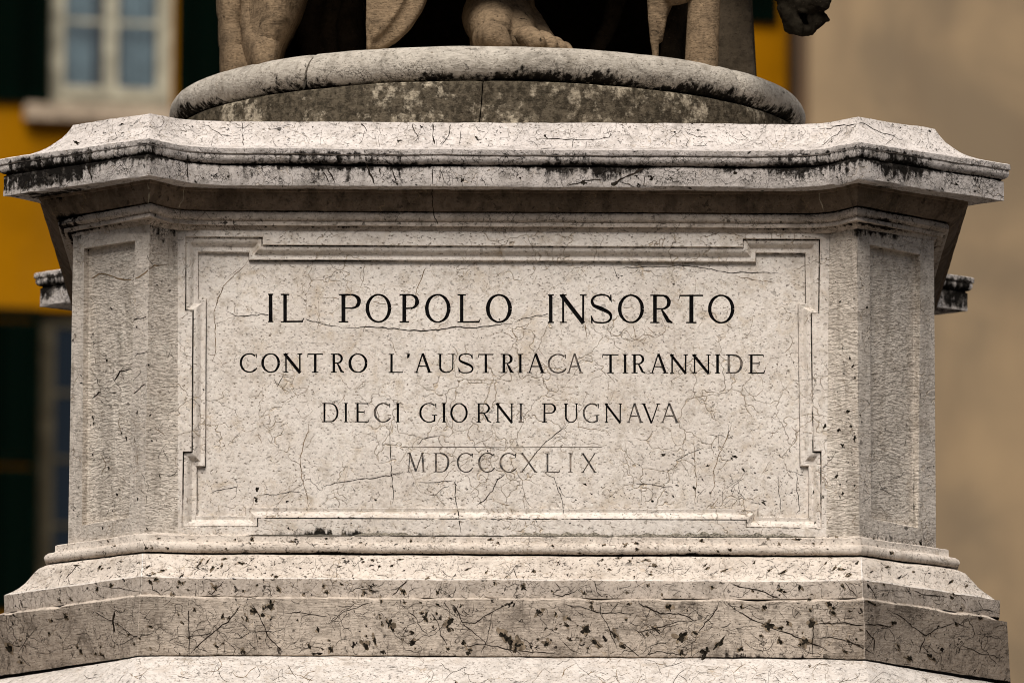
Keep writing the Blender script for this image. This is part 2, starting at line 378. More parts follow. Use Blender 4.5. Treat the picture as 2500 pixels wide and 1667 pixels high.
# frame outlines in photograph pixels on the front plane
OUT = [(452, 577), (642, 578), (642, 597), (1813, 602), (1813, 582), (2003, 583), (2001, 766), (1983, 766), (1987, 1100), (2006, 1100), (2007, 1290), (1820, 1288), (1820, 1270), (631, 1266), (631, 1286), (443, 1287), (446, 1101), (467, 1101), (469, 759), (451, 759)]
INN = [(484, 614), (606, 615), (606, 633), (1847, 638), (1847, 616), (1965, 617), (1966, 737), (1948, 737), (1953, 1136), (1973, 1136), (1974, 1259), (1852, 1257), (1852, 1238), (598, 1234), (598, 1254), (481, 1254), (482, 1137), (502, 1137), (504, 726), (485, 726)]
def fp(p): q = hy(p[0], p[1], 0); return Vector((q.x, q.z))
PROF = [(0, 0), (.03, .006), (.09, .007), (.12, .006), (.24, .007), (.36, .0095), (.46, .014), (.56, .0185), (.64, .0205), (.72, .0205), (.90, .0190), (.94, .020), (.98, .028), (1, .030)]
FD = .030
def dens(loop, n=12):
    r = []
    for i, a in enumerate(loop):
        b = loop[(i+1) % len(loop)]
        for j in range(n): r.append(a.lerp(b, j/n))
    return r
O2 = dens([fp(p) for p in OUT]); I2 = dens([fp(p) for p in INN])
vs, fs, gr = [], [], []
NL = len(O2)
for t, dep in PROF:
    for a, b in zip(O2, I2):
        p = a.lerp(b, t); q = Vector((p.x, dep, p.y)); q = jit(q, .0004) if 0 < t < 1 else q
        vs.append(q); gr.append({  .03: .55, .09: .58, .12: .25, .44: .2, .54: .28, .62: .2, .94: .35,   .98: .57, 1: .42}.get(t, .06))  # step lines darkened: their shade is painted into the frame
for i in range(len(PROF)-1):
    for j in range(NL):
        j2 = (j+1) % NL; fs.append((i*NL+j, i*NL+j2, (i+1)*NL+j2, (i+1)*NL+j))
mesh('panel_frame', vs, fs, M['panel'], ped, smooth=28, attr=gr); SURF.append((vs, fs))
def ccw(P):
    a = sum(P[i].x*P[(i+1) % len(P)].y-P[(i+1) % len(P)].x*P[i].y for i in range(len(P)))
    return P if a > 0 else list(reversed(P))
def cdt(faces2):
    vv, ff = [], []
    for f in faces2:
        b = len(vv); f = ccw(f); vv += f; ff.append(list(range(b, b+len(f))))
    r = delaunay_2d_cdt(vv, [], ff, 0, 2e-6)
    return r[0], r[2], r[5]
# surrounding flat face of the die
n = 40
border = [Vector((lerp(diept('C', -1, ZT).x, diept('C', 1, ZT).x, i/n), ZT)) for i in range(n)] + \
         [Vector((lerp(diept('C', 1, ZT).x, diept('C', 1, ZB).x, i/20), lerp(ZT, ZB, i/20))) for i in range(20)] + \
         [Vector((lerp(diept('C', 1, ZB).x, diept('C', -1, ZB).x, i/n), ZB)) for i in range(n)] + \
         [Vector((lerp(diept('C', -1, ZB).x, diept('C', -1, ZT).x, i/20), lerp(ZB, ZT, i/20))) for i in range(20)]
pv, pf, po = cdt([border, O2])
vs = [Vector((p.x, 0, p.y)) for p in pv]
fs = [tuple(f) for f, o in zip(pf, po) if 0 in o and 1 not in o]
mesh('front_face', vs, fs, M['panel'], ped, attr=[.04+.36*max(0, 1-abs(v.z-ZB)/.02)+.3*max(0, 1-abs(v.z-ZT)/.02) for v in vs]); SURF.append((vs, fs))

# ------------------------------------------------------------------ inscription
def stroke(pts, ws):
    """polyline with a width at each point -> quads (pixels)"""
    q = []; n = len(pts); P = [Vector(p) for p in pts]
    if not isinstance(ws, (list, tuple)): ws = [ws]*n
    off = []
    for i in range(n):
        a = P[max(0, i-1)]; b = P[min(n-1, i+1)]; t = (b-a).normalized(); nn = Vector((-t.y, t.x))
        off.append((P[i]+nn*ws[i]/2, P[i]-nn*ws[i]/2))
    for i in range(n-1): q.append([off[i][0], off[i][1], off[i+1][1], off[i+1][0]])
    return q
def glyph(ch, x0, x1, y0, y1, W, t):
    """y0 top, y1 bottom in pixels; returns list of polygons"""
    w = x1-x0; h = y1-y0; G = []
    X = lambda a: x0+w*a
    Y = lambda a: y1-h*a
    sh = max(2.0, t*.85)
    def serif(xc, y, wd, up):   # flat bar with small bracket
        s = 1 if up else -1     # up: serif at the foot
        G.append([Vector((xc-wd/2, y)), Vector((xc+wd/2, y)), Vector((xc+wd/2-1, y-s*sh)), Vector((xc-wd/2+1, y-s*sh))])
    def stem(xc, ww=None, sw=None, top=True, bot=True, a=0, b=1):
        ww = ww or W; sw = sw or ww+W*1.5
        G.append([Vector((xc-ww/2, Y(a))), Vector((xc+ww/2, Y(a))), Vector((xc+ww/2, Y(b))), Vector((xc-ww/2, Y(b)))])
        if bot: serif(xc, y1, sw, True)
        if top: serif(xc, y0, sw, False)
    def arc(cx, cy, rx, ry, a0, a1, wf, n=22):
        pts = []; ws = []
        for i in range(n+1):
            a = math.radians(lerp(a0, a1, i/n)); pts.append((cx+rx*math.cos(a), cy-ry*math.sin(a))); ws.append(wf(a))
        G.extend(stroke(pts, ws))
    side = lambda a: t+(W-t)*abs(math.cos(a))**1.5
    cy = (y0+y1)/2
    if ch == 'I': stem((x0+x1)/2, sw=w)
    elif ch == 'O': arc((x0+x1)/2, cy, w/2-W/2, h/2-t/2+.5, 0, 360, side, 40)
    elif ch in 'CG':
        arc(x0+w*.56, cy, w*.56-W/2, h/2-t/2+.5, 48 if ch == 'C' else 50, 312 if ch == 'C' else 300, side, 34)
        ex = X(.93); G.append([Vector((ex-1, Y(.97))), Vector((ex+2.2, Y(.97))), Vector((ex+2, Y(.74))), Vector((ex, Y(.76)))])
        if ch == 'C': G.extend(stroke([(X(.88), Y(.12)), (X(1), Y(.24))], [t*1.2, t*.8]))
        else:
            G.append([Vector((X(.82), Y(.40))), Vector((X(.82)+W*.8, Y(.40))), Vector((X(.82)+W*.8, Y(.06))), Vector((X(.82), Y(.02)))])
            serif(X(.82)+W*.4, Y(.40)-sh*.2, W*2.6, False)
            G.extend(stroke([(X(.68), Y(.03)), (X(.84), Y(.09))], t*1.3))
    elif ch in 'PR':
        sx = x0+W*1.2; stem(sx)
        bot = .47
        ryy = h*(1-bot)/2-t/2; cyy = Y((1+bot)/2); rx = w*(.62 if ch == 'P' else .55)*.55; bx = (X(1) if ch == 'P' else X(.9))-rx-W/2
        arc(bx, cyy, rx, ryy, 90, -90, side, 18)
        for yy in (y0+t/2, Y(bot)-t/2): G.extend(stroke([(sx, yy), (bx, yy)], t))
        if ch == 'R':
            G.extend(stroke([(X(.50), Y(.48)), (X(.66), Y(.26)), (X(.78), Y(.08)), (X(.98), Y(0)-1)], [t, W*.9, W, t*.8]))
    elif ch == 'L':
        sx = x0+W*1.25; stem(sx, bot=True)
        G.extend(stroke([(sx, y1-t/2), (X(.93), y1-t/2)], t))
        G.append([Vector((X(.86), y1)), Vector((X(.94), y1)), Vector((X(1), Y(.17))), Vector((X(.97), Y(.15)))])
    elif ch == 'N':
        a, b = X(.14), X(.88); stem(a, ww=t*1.2, sw=W*1.9); stem(b, ww=t*1.2, sw=W*1.9, bot=False)
        G.extend(stroke([(a-t, y0+.5), (b+t*.2, y1+1)], W*1.1))
    elif ch == 'S':
        pts = [(.90, .78), (.80, .93), (.52, .99), (.22, .93), (.10, .78), (.18, .62), (.5, .5), (.82, .37), (.92, .21), (.80, .06), (.50, .01), (.2, .05), (.08, .2)]
        ws = [t, t, t, t*1.2, W*.7, W*.95, W*1.15, W*.95, W*.7, t*1.1, t, t, t]
        pp, wq = [], []
        for i in range(len(pts)-1):      # catmull-rom
            p0, p1, p2, p3 = [Vector(pts[max(0, min(len(pts)-1, i+q))]) for q in (-1, 0, 1, 2)]
            for j in range(4):
                s = j/4; v = .5*((2*p1)+(p2-p0)*s+(2*p0-5*p1+4*p2-p3)*s*s+(3*p1-p0-3*p2+p3)*s**3)
                pp.append((X(v.x), Y(v.y))); wq.append(lerp(ws[i], ws[i+1], s))
        pp.append((X(.08), Y(.2))); wq.append(t); G.extend(stroke(pp, wq))
        G.append([Vector((X(.86), Y(.99))), Vector((X(.93), Y(.99))), Vector((X(.95), Y(.72))), Vector((X(.90), Y(.74)))])
        G.append([Vector((X(.04), Y(.28))), Vector((X(.09), Y(.26))), Vector((X(.13), Y(-.01))), Vector((X(.06), Y(-.01)))])
    elif ch == 'T':
        m = (x0+x1)/2; stem(m, top=False, sw=W*2.6); G.extend(stroke([(X(.04), y0+t/2), (X(.96), y0+t/2)], t))
        for s, e in ((0, .08), (1, .92)): G.append([Vector((X(s), Y(.80))), Vector((X(s)+(1.5 if s == 0 else -1.5), Y(.80))), Vector((X(e)+(0 if s == 0 else 2), y0)), Vector((X(e)-(2 if s == 0 else 0), y0))])
    elif ch == 'A':
        m = X(.47); G.extend(stroke([(m, y0-1), (X(.12), y1)], t)); G.extend(stroke([(m, y0-1), (X(.87), y1)], W))
        G.extend(stroke([(X(.26), Y(.35)), (X(.72), Y(.35))], t)); serif(X(.12), y1, W*1.9, True); serif(X(.87), y1, W*2.2, True)
    elif ch == 'V':
        m = X(.55); G.extend(stroke([(X(.13), y0), (m, y1+1)], W)); G.extend(stroke([(X(.9), y0), (m, y1+1)], t))
        serif(X(.13), y0, W*2.2, False); serif(X(.9), y0, W*1.9, False)
    elif ch == 'U':
        a, b = X(.2), X(.86)
        G.append([Vector((a-W/2, Y(.3))), Vector((a+W/2, Y(.3))), Vector((a+W/2, y0)), Vector((a-W/2, y0))]); serif(a, y0, W*2.3, False)
        G.append([Vector((b-t/2, Y(.3))), Vector((b+t/2, Y(.3))), Vector((b+t/2, y0)), Vector((b-t/2, y0))]); serif(b, y0, W*1.8, False)
        arc((a+b)/2, Y(.3), (b-a)/2, h*.3-t/2, 180, 360, lambda q: t+(W-t)*max(0, -math.cos(q))**1.2, 18)
    elif ch == 'D':
        sx = X(.2); stem(sx); rx = w*.42; bx = X(1)-rx-W/2
        arc(bx, cy, rx, h/2-t/2, 90, -90, side, 22)
        for yy in (y0+t/2, y1-t/2): G.extend(stroke([(sx, yy), (bx, yy)], t))
    elif ch == 'E':
        sx = X(.24); stem(sx)
        G.extend(stroke([(sx, y0+t/2), (X(.88), y0+t/2)], t)); G.extend(stroke([(sx, y1-t/2), (X(.92), y1-t/2)], t)); G.extend(stroke([(sx, Y(.53)), (X(.66), Y(.53))], t))
        G.append([Vector((X(.84), y0)), Vector((X(.9), y0)), Vector((X(.93), Y(.82))), Vector((X(.90), Y(.82)))])
        G.append([Vector((X(.86), y1)), Vector((X(.93), y1)), Vector((X(1), Y(.2))), Vector((X(.96), Y(.2)))])
        G.append([Vector((X(.63), Y(.62))), Vector((X(.68), Y(.62))), Vector((X(.68), Y(.44))), Vector((X(.64), Y(.44)))])
    elif ch == 'M':
        G.extend(stroke([(X(.14), y1), (X(.2), y0)], t)); G.extend(stroke([(X(.82), y0), (X(.88), y1)], W)); G.extend(stroke([(X(.18), y0), (X(.5), Y(.04))], W)); G.extend(stroke([(X(.82), y0), (X(.5), Y(.04))], t))
        serif(X(.14), y1, W*1.9, True); serif(X(.88), y1, W*2.2, True); serif(X(.16), y0, W*1.6, False); serif(X(.84), y0, W*1.6, False)
    elif ch == 'X':
        G.extend(stroke([(X(.14), y0), (X(.86), y1)], W)); G.extend(stroke([(X(.86), y0), (X(.14), y1)], t))
        for a in (.14, .86): serif(X(a), y0, W*2, False); serif(X(a), y1, W*2, True)
    elif ch == "'":
        G.append([Vector((x0, y0)), Vector((x1, y0)), Vector((lerp(x0, x1, .7), y0+h*.2)), Vector((x0-1, y0+h*.26))])
    return G
L1 = [('I', 653, 667), ('L', 684, 742), ('P', 826, 881), ('O', 892, 955), ('P', 975, 1023), ('O', 1037, 1100), ('L', 1116, 1174), ('O', 1186, 1250), ('I', 1337, 1353), ('N', 1366, 1432), ('S', 1440, 1497), ('O', 1509, 1573), ('R', 1588, 1644), ('T', 1657, 1720), ('O', 1729, 1794)]
L2 = [('C', 584, 627), ('O', 637, 683), ('N', 691, 737), ('T', 749, 789), ('R', 807, 840), ('O', 850, 897), ('L', 948, 985), ("'", 994, 1001), ('A', 1011, 1055), ('U', 1065, 1112), ('S', 1117, 1157), ('T', 1167, 1205), ('R', 1222, 1255), ('I', 1264, 1277), ('A', 1287, 1331), ('C', 1337, 1383), ('A', 1384, 1424),
      ('T', 1470, 1512), ('I', 1520, 1533), ('R', 1542, 1577), ('A', 1587, 1631), ('N', 1635, 1680), ('N', 1690, 1736), ('I', 1746, 1759), ('D', 1771, 1814), ('E', 1824, 1870)]
L3 = [('D', 783, 826), ('I', 839, 849), ('E', 863, 902), ('C', 912, 953), ('I', 966, 976), ('G', 1023, 1066), ('I', 1079, 1089), ('O', 1099, 1142), ('R', 1163, 1200), ('N', 1209, 1255), ('I', 1265, 1279), ('P', 1323, 1358), ('U', 1374, 1413), ('G', 1423, 1463), ('N', 1475, 1520), ('A', 1530, 1571), ('V', 1566, 1612), ('A', 1612, 1660)]
L4 = [('M', 990, 1040), ('D', 1056, 1097), ('C', 1115, 1155), ('C', 1167, 1208), ('C', 1219, 1261), ('X', 1267, 1315), ('L', 1331, 1368), ('I', 1387, 1399), ('X', 1417, 1459)]
letters = []
for row, y0, y1, W, t, mat in ((L1, 713.5, 783.5, 9.8, 4.4, 'paint'), (L2, 859, 906, 6.5, 3.3, 'paint'), (L3, 979.5, 1027, 5.6, 3.0, 'paint'), (L4, 1101, 1148.5, 4.9, 2.5, 'paint_worn')):
    for i, (ch, a, b) in enumerate(row):
        dy = ((a+b)/2-1200)*.0022
        ww = W*random.uniform(.88, 1.08)
        mm = mat
        if mat == 'paint' and row is L2 and i > 12 and random.random() < .25: mm = 'paint_worn'; ww *= .85
        if row is L3 and random.random() < .45: mm = 'paint_worn'
        if row is L4 and random.random() < .4: mm = 'paint_faded'
        letters.append((ch, glyph(ch, a, b, y0+dy, y1+dy, ww, t), mm))
letters.append(('-', stroke([(983, 1087.5), (1100, 1087), (1230, 1088), (1350, 1087), (1471, 1087)], 1.8), 'paint_faded'))
def rough2(p):
    q = Vector((p.x, p.y, 0)); n = noise.noise_vector(q*140); m = noise.noise_vector(q*420); return Vector((p.x+n.x*.0006+m.x*.0004, p.y+n.y*.0006+m.y*.0004))
polys = [I2]; own = [None]
for li, (ch, G, mm) in enumerate(letters):
    for g in G:
        polys.append([rough2(fp((p.x, p.y))) for p in g]); own.append(li)
pv, pf, po = cdt(polys)
field, lets = [], {}
edge_own = {}
for f, o in zip(pf, po):
    if 0 not in o: continue
    ow = [own[i] for i in o if own[i] is not None]
    if ow: lets.setdefault(min(ow), []).append(f)
    else: field.append(f)
vs = [Vector((p.x, FD, p.y)) for p in pv]; fs = [tuple(f) for f in field]
# carved side walls
fe = {}
for f in field:
    for a, b in zip(f, list(f[1:])+[f[0]]): fe[(a, b)] = True
DEP = .0045; wall = {}; nv = len(vs)
def low(i):
    if i not in wall: wall[i] = len(vs); vs.append(Vector((pv[i].x, FD+DEP, pv[i].y)))
    return wall[i]
for li, F_ in lets.items():
    for f in F_:
        for a, b in zip(f, list(f[1:])+[f[0]]):
            if (b, a) in fe: fs.append((a, b, low(b), low(a)))
mesh('inscription_panel', vs, fs, M['panel'], ped, attr=[.02]*len(vs)); SURF.append((vs, fs[:len(field)]))
for li, F_ in sorted(lets.items()):
    idx = {}; lv = []; lf = []
    for f in F_:
        r = []
        for i in f:
            if i not in idx: idx[i] = len(lv); lv.append(Vector((pv[i].x, FD+DEP-.0012, pv[i].y)))
            r.append(idx[i])
        lf.append(tuple(r))
    o = mesh('carved_letter' if letters[li][0] not in "-'" else ('carved_bar' if letters[li][0] == '-' else 'carved_apostrophe'), lv, lf, M[letters[li][2]], ped)
# pilaster faces and returns
PAN = {-1: [(208, 607), (333, 588), (316, 1264), (192, 1281)], 1: [(2120, 598), (2244, 622), (2249, 1288), (2125, 1267)]}
for s in (-1, 1):
    Rt, Rb, Et, Eb = diept('R', s, ZT), diept('R', s, ZB), diept('E', s, ZT), diept('E', s, ZB)
    def toP(a, z):   # bilinear ruled face
        t = (ZT-z)/(ZT-ZB); return Rt.lerp(Rb, t).lerp(Et.lerp(Eb, t), a)
    nrm = (Et-Rt).cross(Rb-Rt).normalized()
    if nrm.y > 0: nrm = -nrm
    def inv(p):      # photograph pixel -> (a, z) by search along the ray
        d = ray(*p); n_ = nrm; tt = (Rt+Rb+Et+Eb)/4; q = CAM+d*((tt-CAM).dot(n_)/d.dot(n_))
        z = q.z; A = toP(0, z); B = toP(1, z); a = (q-A).dot(B-A)/(B-A).length_squared; return Vector((a, z))
    pan = dens([inv(p) for p in PAN[s]], 16)
    bd = dens([Vector((0, ZT)), Vector((1, ZT)), Vector((1, ZB)), Vector((0, ZB))], 20)
    pv, pf, po = cdt([bd, pan])
    vs = [toP(p.x, p.y) for p in pv]
    fs = [tuple(f) if s > 0 else tuple(reversed(f)) for f, o in zip(pf, po) if 0 in o and 1 not in o]
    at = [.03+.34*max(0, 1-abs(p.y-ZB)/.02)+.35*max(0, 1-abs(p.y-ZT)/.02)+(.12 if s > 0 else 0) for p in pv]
    mesh('pilaster_face', vs, fs, M['die'], ped, attr=at); SURF.append((vs, fs))
    # sunk panel
    c = sum(pan, Vector((0, 0)))/len(pan)
    vs, fs = [], []; n = len(pan)
    wd = (Et-Rt).length
    rings = [(0, 0), (.001, .016), (.005, .018)]
    for ins, dp in rings:
        for p in pan:
            q = Vector((p.x+(c.x-p.x)/abs(c.x-p.x)*ins/wd if abs(c.x-p.x) > .02 else p.x, p.y+(math.copysign(ins, c.y-p.y) if abs(c.y-p.y) > .02 else 0)))
            vs.append(toP(q.x, q.y)-nrm*dp)
    for i in range(2):
        for j in range(n): j2 = (j+1) % n; fs.append((i*n+j, i*n+j2, (i+1)*n+j2, (i+1)*n+j))
    # rough tooled floor grid
    fs.append(tuple(range(2*n, 3*n)))
    at = [.25]*n+[.36]*n+[.2]*n  # edges of the recess darkened as painted shade
    mesh('sunk_panel', vs, fs, M['tooled'], ped, attr=at); SURF.append((vs, [f for f in fs if len(f) > 4]))
    # return to the inner corner
    vs, fs = [], []; na, nz = 8, 30
    for i in range(nz+1):
        z = lerp(ZT, ZB, i/nz); A = diept('C', s, z); B = diept('R', s, z)
        for j in range(na+1):
            a = j/na; p = A.lerp(B, a); p.y += -.006*math.sin(math.pi*a)*0+.004*math.sin(math.pi*a); vs.append(jit(p, .0004))
    for i in range(nz):
        for j in range(na):
            q = (i*(na+1)+j, i*(na+1)+j+1, (i+1)*(na+1)+j+1, (i+1)*(na+1)+j); fs.append(q)
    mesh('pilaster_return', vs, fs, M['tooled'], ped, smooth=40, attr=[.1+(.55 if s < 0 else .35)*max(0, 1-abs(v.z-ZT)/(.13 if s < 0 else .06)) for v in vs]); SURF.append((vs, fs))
    # side and back of the die
    vs = [Et, Eb, Vector((Eb.x, 2*YM-Eb.y, ZB)), Vector((Et.x, 2*YM-Et.y, ZT))]
    mesh('side_face', vs, [(0, 1, 2, 3)], M['die'], ped)
vs = [Vector((diept('E', s, z).x, 2*YM-diept('E', s, z).y, z)) for s, z in ((-1, ZT), (1, ZT), (1, ZB), (-1, ZB))]
mesh('back_face', vs, [(0, 1, 2, 3)], M['die'], ped)
#MORE
# ------------------------------------------------------------------ round statue base (two courses of stone)
XC = hy(1188, 197, .145).x; RJ = .800; ZJ = hy(1188, 197, YM-RJ).z; ZBASE = zc(0, 300)+.001
MR = .045; RO = .812; ZTOP = ZJ+2*MR-.001
rb = empty('round_statue_base', (XC, YM, ZBASE), 'weathered grey round stone base with a rounded rim, on top of the marble pedestal', 'statue base')
def lathe(name, prof, a0, a1, n, mat, parent, capends=True, wob=.0012, edge=None):
    vs, fs = [], []; m = len(prof)
    for i in range(n+1):
        for jx, (r, z) in enumerate(prof):
            a = lerp(a0, a1, i/n)
            if edge and i in (0, n):
                a += edge(z, 0 if i == 0 else 1)
                if r > .3: r -= .010
            elif edge and i in (1, n-1):
                a += edge(z, 0 if i == 1 else 1)*.9
            p = Vector((XC+r*math.sin(a), YM-r*math.cos(a), z)); nn = noise.noise(p*6)*wob*2.0+noise.noise(p*30)*wob
            p += Vector((math.sin(a), -math.cos(a), 0))*nn; p.z += noise.noise(p*14+Vector((3, 3, 3)))*wob*.9
            vs.append(p)
    for i in range(n):
        for j in range(m-1): fs.append((i*m+j, (i+1)*m+j, (i+1)*m+j+1, i*m+j+1))
    if capends: fs.append(tuple(range(m))); fs.append(tuple(reversed(range(n*m, n*m+m))))
    o = mesh(name, vs, fs, mat, parent, smooth=50, attr=[.0]*len(vs)); SURF.append((vs, [f for f in fs if len(f) == 4]))
    if name == 'rim_stone': o.data.attributes['grime_shade'].data.foreach_set('value', [max(0, min(.62, .62-(v.z-ZJ)/.075*.5)) if v.z < ZJ+.06 else .22 for v in vs])
    return o
def rimprof(dr=0):
    pr = [(.05, ZJ+.004), (RO-MR-.03, ZJ+.004)]
    for i in range(15):
        a = math.radians(-98+i*(188/14)); pr.append((RO-MR+dr+math.cos(a)*MR*(1.0), ZJ+.002+MR+math.sin(a)*MR))
    pr += [(RO-.12, ZTOP), (.05, ZTOP)]
    return pr
def ang(u): # angle on the rim where the photograph column falls
    x = (hy(u, 180, .3).x-XC)/RO; return math.asin(max(-1, min(1, x)))
jag = lambda amp, ph: (lambda z, e: amp*(noise.noise(Vector((z*40, ph, e*.0)))*1.0)+ (z-ZJ-.045)*.35)
c1, c2 = ang(744), ang(1812)
R_ = rimprof()
lathe('rim_stone', R_, -math.radians(150), c1-.006, 90, M['rim'], rb, edge=lambda z, e: (jag(.012, 2)(z, 1)-max(0, .03-(z-ZJ))*.55) if e == 1 else 0)
lathe('rim_stone', R_, c1+.002, c2-.0015, 150, M['rim'], rb, edge=lambda z, e: (jag(.010, 2)(z, e) if e == 0 else (z-ZJ-.045)*-.15))
lathe('rim_stone', R_, c2+.0015, math.radians(150), 60, M['rim'], rb, edge=lambda z, e: (z-ZJ-.045)*-.15 if e == 0 else 0)
lathe('rim_stone', R_, math.radians(150)+.004, math.radians(210)-.004, 40, M['rim'], rb)
dp = [(.05, ZBASE), (RJ-.001, ZBASE)]+[(RJ, lerp(ZBASE, ZJ, i/7)) for i in range(1, 7)]+[(RJ-.001, ZJ-.004), (RJ-.005, ZJ), (.05, ZJ)]
ck = ang(1176)
ej = lambda z, e: (z-ZJ+.05)*.10+.004*noise.noise(Vector((z*60, 0, 9)))
lathe('drum_stone', dp, -math.radians(179), ck-.0018, 150, M['drum'], rb, edge=lambda z, e: ej(z, e) if e == 1 else 0)
lathe('drum_stone', dp, ck+.0018, math.radians(179), 150, M['drum'], rb, edge=lambda z, e: ej(z, e) if e == 0 else 0)

# ------------------------------------------------------------------ statue
st = empty('marble_statue', (XC, YM-.2, ZTOP), 'brown weathered marble statue with one bare foot and robe, standing on the round base', 'statue')
def U(u, v, y, r): p = hy(u, v, y); return (p.x, p.y, p.z, r)
def blob(name, caps, mat, parent, vox=.006, smooth=3, extra=None, disp=0, dsc=20):
    vs, fs = [], []
    ico = bmesh.new(); bmesh.ops.create_icosphere(ico, subdivisions=3, radius=1)
    iv = [v.co.copy() for v in ico.verts]; ifc = [[v.index for v in f.verts] for f in ico.faces]; ico.free()
    for c in caps:
        for a, b in zip(c[:-1], c[1:]):
            L = (Vector(a[:3])-Vector(b[:3])).length; n = max(1, int(L/(.35*min(a[3], b[3]))+1))
            for i in range(n+1):
                t = i/n; r = lerp(a[3], b[3], t); cc = Vector(a[:3]).lerp(Vector(b[:3]), t); k0 = len(vs)
                vs += [cc+v*r for v in iv]; fs += [[k0+q for q in f] for f in ifc]
    if extra:
        for ev, ef in extra: k0 = len(vs); vs += ev; fs += [[k0+q for q in f] for f in ef]
    m = bpy.data.meshes.new('tmp'); m.from_pydata([tuple(v) for v in vs], [], fs)
    o = bpy.data.objects.new('tmp', m); COL.objects.link(o)
    md = o.modifiers.new('r', 'REMESH'); md.mode = 'VOXEL'; md.voxel_size = vox
    if smooth: sm = o.modifiers.new('s', 'SMOOTH'); sm.iterations = smooth; sm.factor = .5
    dg = bpy.context.evaluated_depsgraph_get(); dg.update(); e = o.evaluated_get(dg); me = e.to_mesh()
    V = [v.co.copy() for v in me.vertices]; N = [v.normal.copy() for v in me.vertices]; Fc = [tuple(p.vertices) for p in me.polygons]
    e.to_mesh_clear(); bpy.data.objects.remove(o); bpy.data.meshes.remove(m)
    if disp: V = [p+n*(noise.noise(p*dsc)*disp+noise.noise(p*dsc*3)*disp*.4) for p, n in zip(V, N)]
    if name != 'carved_muzzle':
        for p in V: p.z = max(p.z, ZTOP-.0015)
    return mesh(name, V, Fc, mat, parent, smooth=180, attr=[0.0]*len(V))
def prism(poly, y0, y1):
    """outline in photograph columns/rows, given a real thickness"""
    P = [(hy(u, v, y0).x, hy(u, v, y0).z) for u, v in poly]; n = len(P)
    vs = [Vector((x, y0, z)) for x, z in P]+[Vector((x, y1, z)) for x, z in P]
    fs = [tuple(range(n)), tuple(reversed(range(n, 2*n)))]+[(i, i+n, (i+1) % n+n, (i+1) % n) for i in range(n)]
    return vs, fs
def FT(x, y, z, r): return (XC+x, y, ZTOP+z, r)
foot = [[FT(.002, .37, .058, .040), FT(.010, .29, .050, .038), FT(.022, .235, .038, .034), FT(.046, .222, .018, .017)],
        [FT(.014, .222, .062, .012), FT(.032, .212, .050, .010)],
        [FT(.096, .31, .052, .026), FT(.106, .262, .044, .027), FT(.122, .225, .024, .024)],
        [FT(.136, .325, .048, .023), FT(.145, .28, .038, .0225), FT(.158, .25, .021, .020)],
        [FT(.164, .355, .041, .021), FT(.172, .31, .033, .020), FT(.183, .285, .019, .018)],
        [FT(.187, .39, .036, .020), FT(.193, .345, .029, .019), FT(.201, .325, .017, .017)],
        [FT(.016, .38, .082, .046), FT(.020, .56, .15, .085)], [FT(.090, .39, .060, .034), FT(.05, .56, .16, .07)],
        [FT(.160, .46, .045, .028), FT(.07, .58, .14, .065)], [FT(.030, .56, .14, .088), FT(.038, .60, .24, .082), FT(.035, .62, .50, .095)],
        [FT(.03, .58, .09, .075), FT(.03, .70, .065, .065)]]
blob('bare_foot', foot, M['statue'], st, vox=.0045, smooth=2, disp=.0012, dsc=30)
Y1 = .50
def seg(u, v, P):      # distance to a polyline in the relief drawing and position along it
    best = (1e9, 0, 0)
    for k_, (a, b) in enumerate(zip(P[:-1], P[1:])):
        ax, ay = a; bx, by = b; L2_ = (bx-ax)**2+(by-ay)**2; t = max(0, min(1, ((u-ax)*(bx-ax)+(v-ay)*(by-ay))/L2_))
        dx, dy = u-ax-(bx-ax)*t, v-ay-(by-ay)*t; d = math.hypot(dx, dy)
        if d < best[0]: best = (d, (k_+t)/(len(P)-1), math.copysign(1, (bx-ax)*dy-(by-ay)*dx))
    return best
sst = lambda x, a, b: (lambda t: t*t*(3-2*t))(max(0, min(1, (x-a)/(b-a))))
def relief(u, v):
    y = Y1+.03*noise.noise(Vector((u*.014, v*.004, 1)))+.005*noise.noise(Vector((u*.06, v*.012, 2)))
    y += .10*math.exp(-max(0, u-(546+.05*v))/9)
    d, t, _ = seg(u, v, [(574, -150), (582, -40), (592, 10), (590, 60), (596, 100), (588, 128)]); y += .17*math.exp(-(d/11)**2)*(1 if t < .7 else max(0, (1-t)/.3))
    d, t, _ = seg(u, v, [(690, -150), (682, -40), (664, 40), (648, 95), (652, 165)]); y -= .085*math.exp(-(d/lerp(56, 20, t))**2)
    d, t, _ = seg(u, v, [(606, -60), (604, 35), (612, 85), (640, 150)]); y -= .020*math.exp(-(d/13)**2)
    d, t, _ = seg(u, v, [(650, -150), (660, -30), (655, 30), (640, 90)]); y += .016*math.exp(-(d/14)**2)
    E_ = [(752, -150), (728, -20), (708, 35), (690, 72), (668, 112), (656, 152), (655, 210)]
    d, t, sg = seg(u, v, E_); sd_ = d*(-sg)
    y += .42*sst(sd_, -3, 24)
    if sd_ > 0: y += .04*math.sin(u*.055+v*.01)+.02*math.sin(u*.12)
    return y
E_R = [(752, -150), (728, -20), (708, 35), (690, 72), (668, 112), (656, 152), (655, 210)]
vs, fs = [], []
us_ = [544+i*3.6 for i in range(101)]; vv_ = [-170+j*3.6 for j in range(112)]
for u in us_:
    for v in vv_:
        u2 = max(u, 546+.05*v) if u < 560 else u
        p = hy(u2, v, relief(u2, v)); p.z = max(p.z, ZTOP-.0012); vs.append(p)
nj = len(vv_)
for i in range(len(us_)-1):
    for j in range(nj-1): fs.append((i*nj+j, (i+1)*nj+j, (i+1)*nj+j+1, i*nj+j+1))
at = []
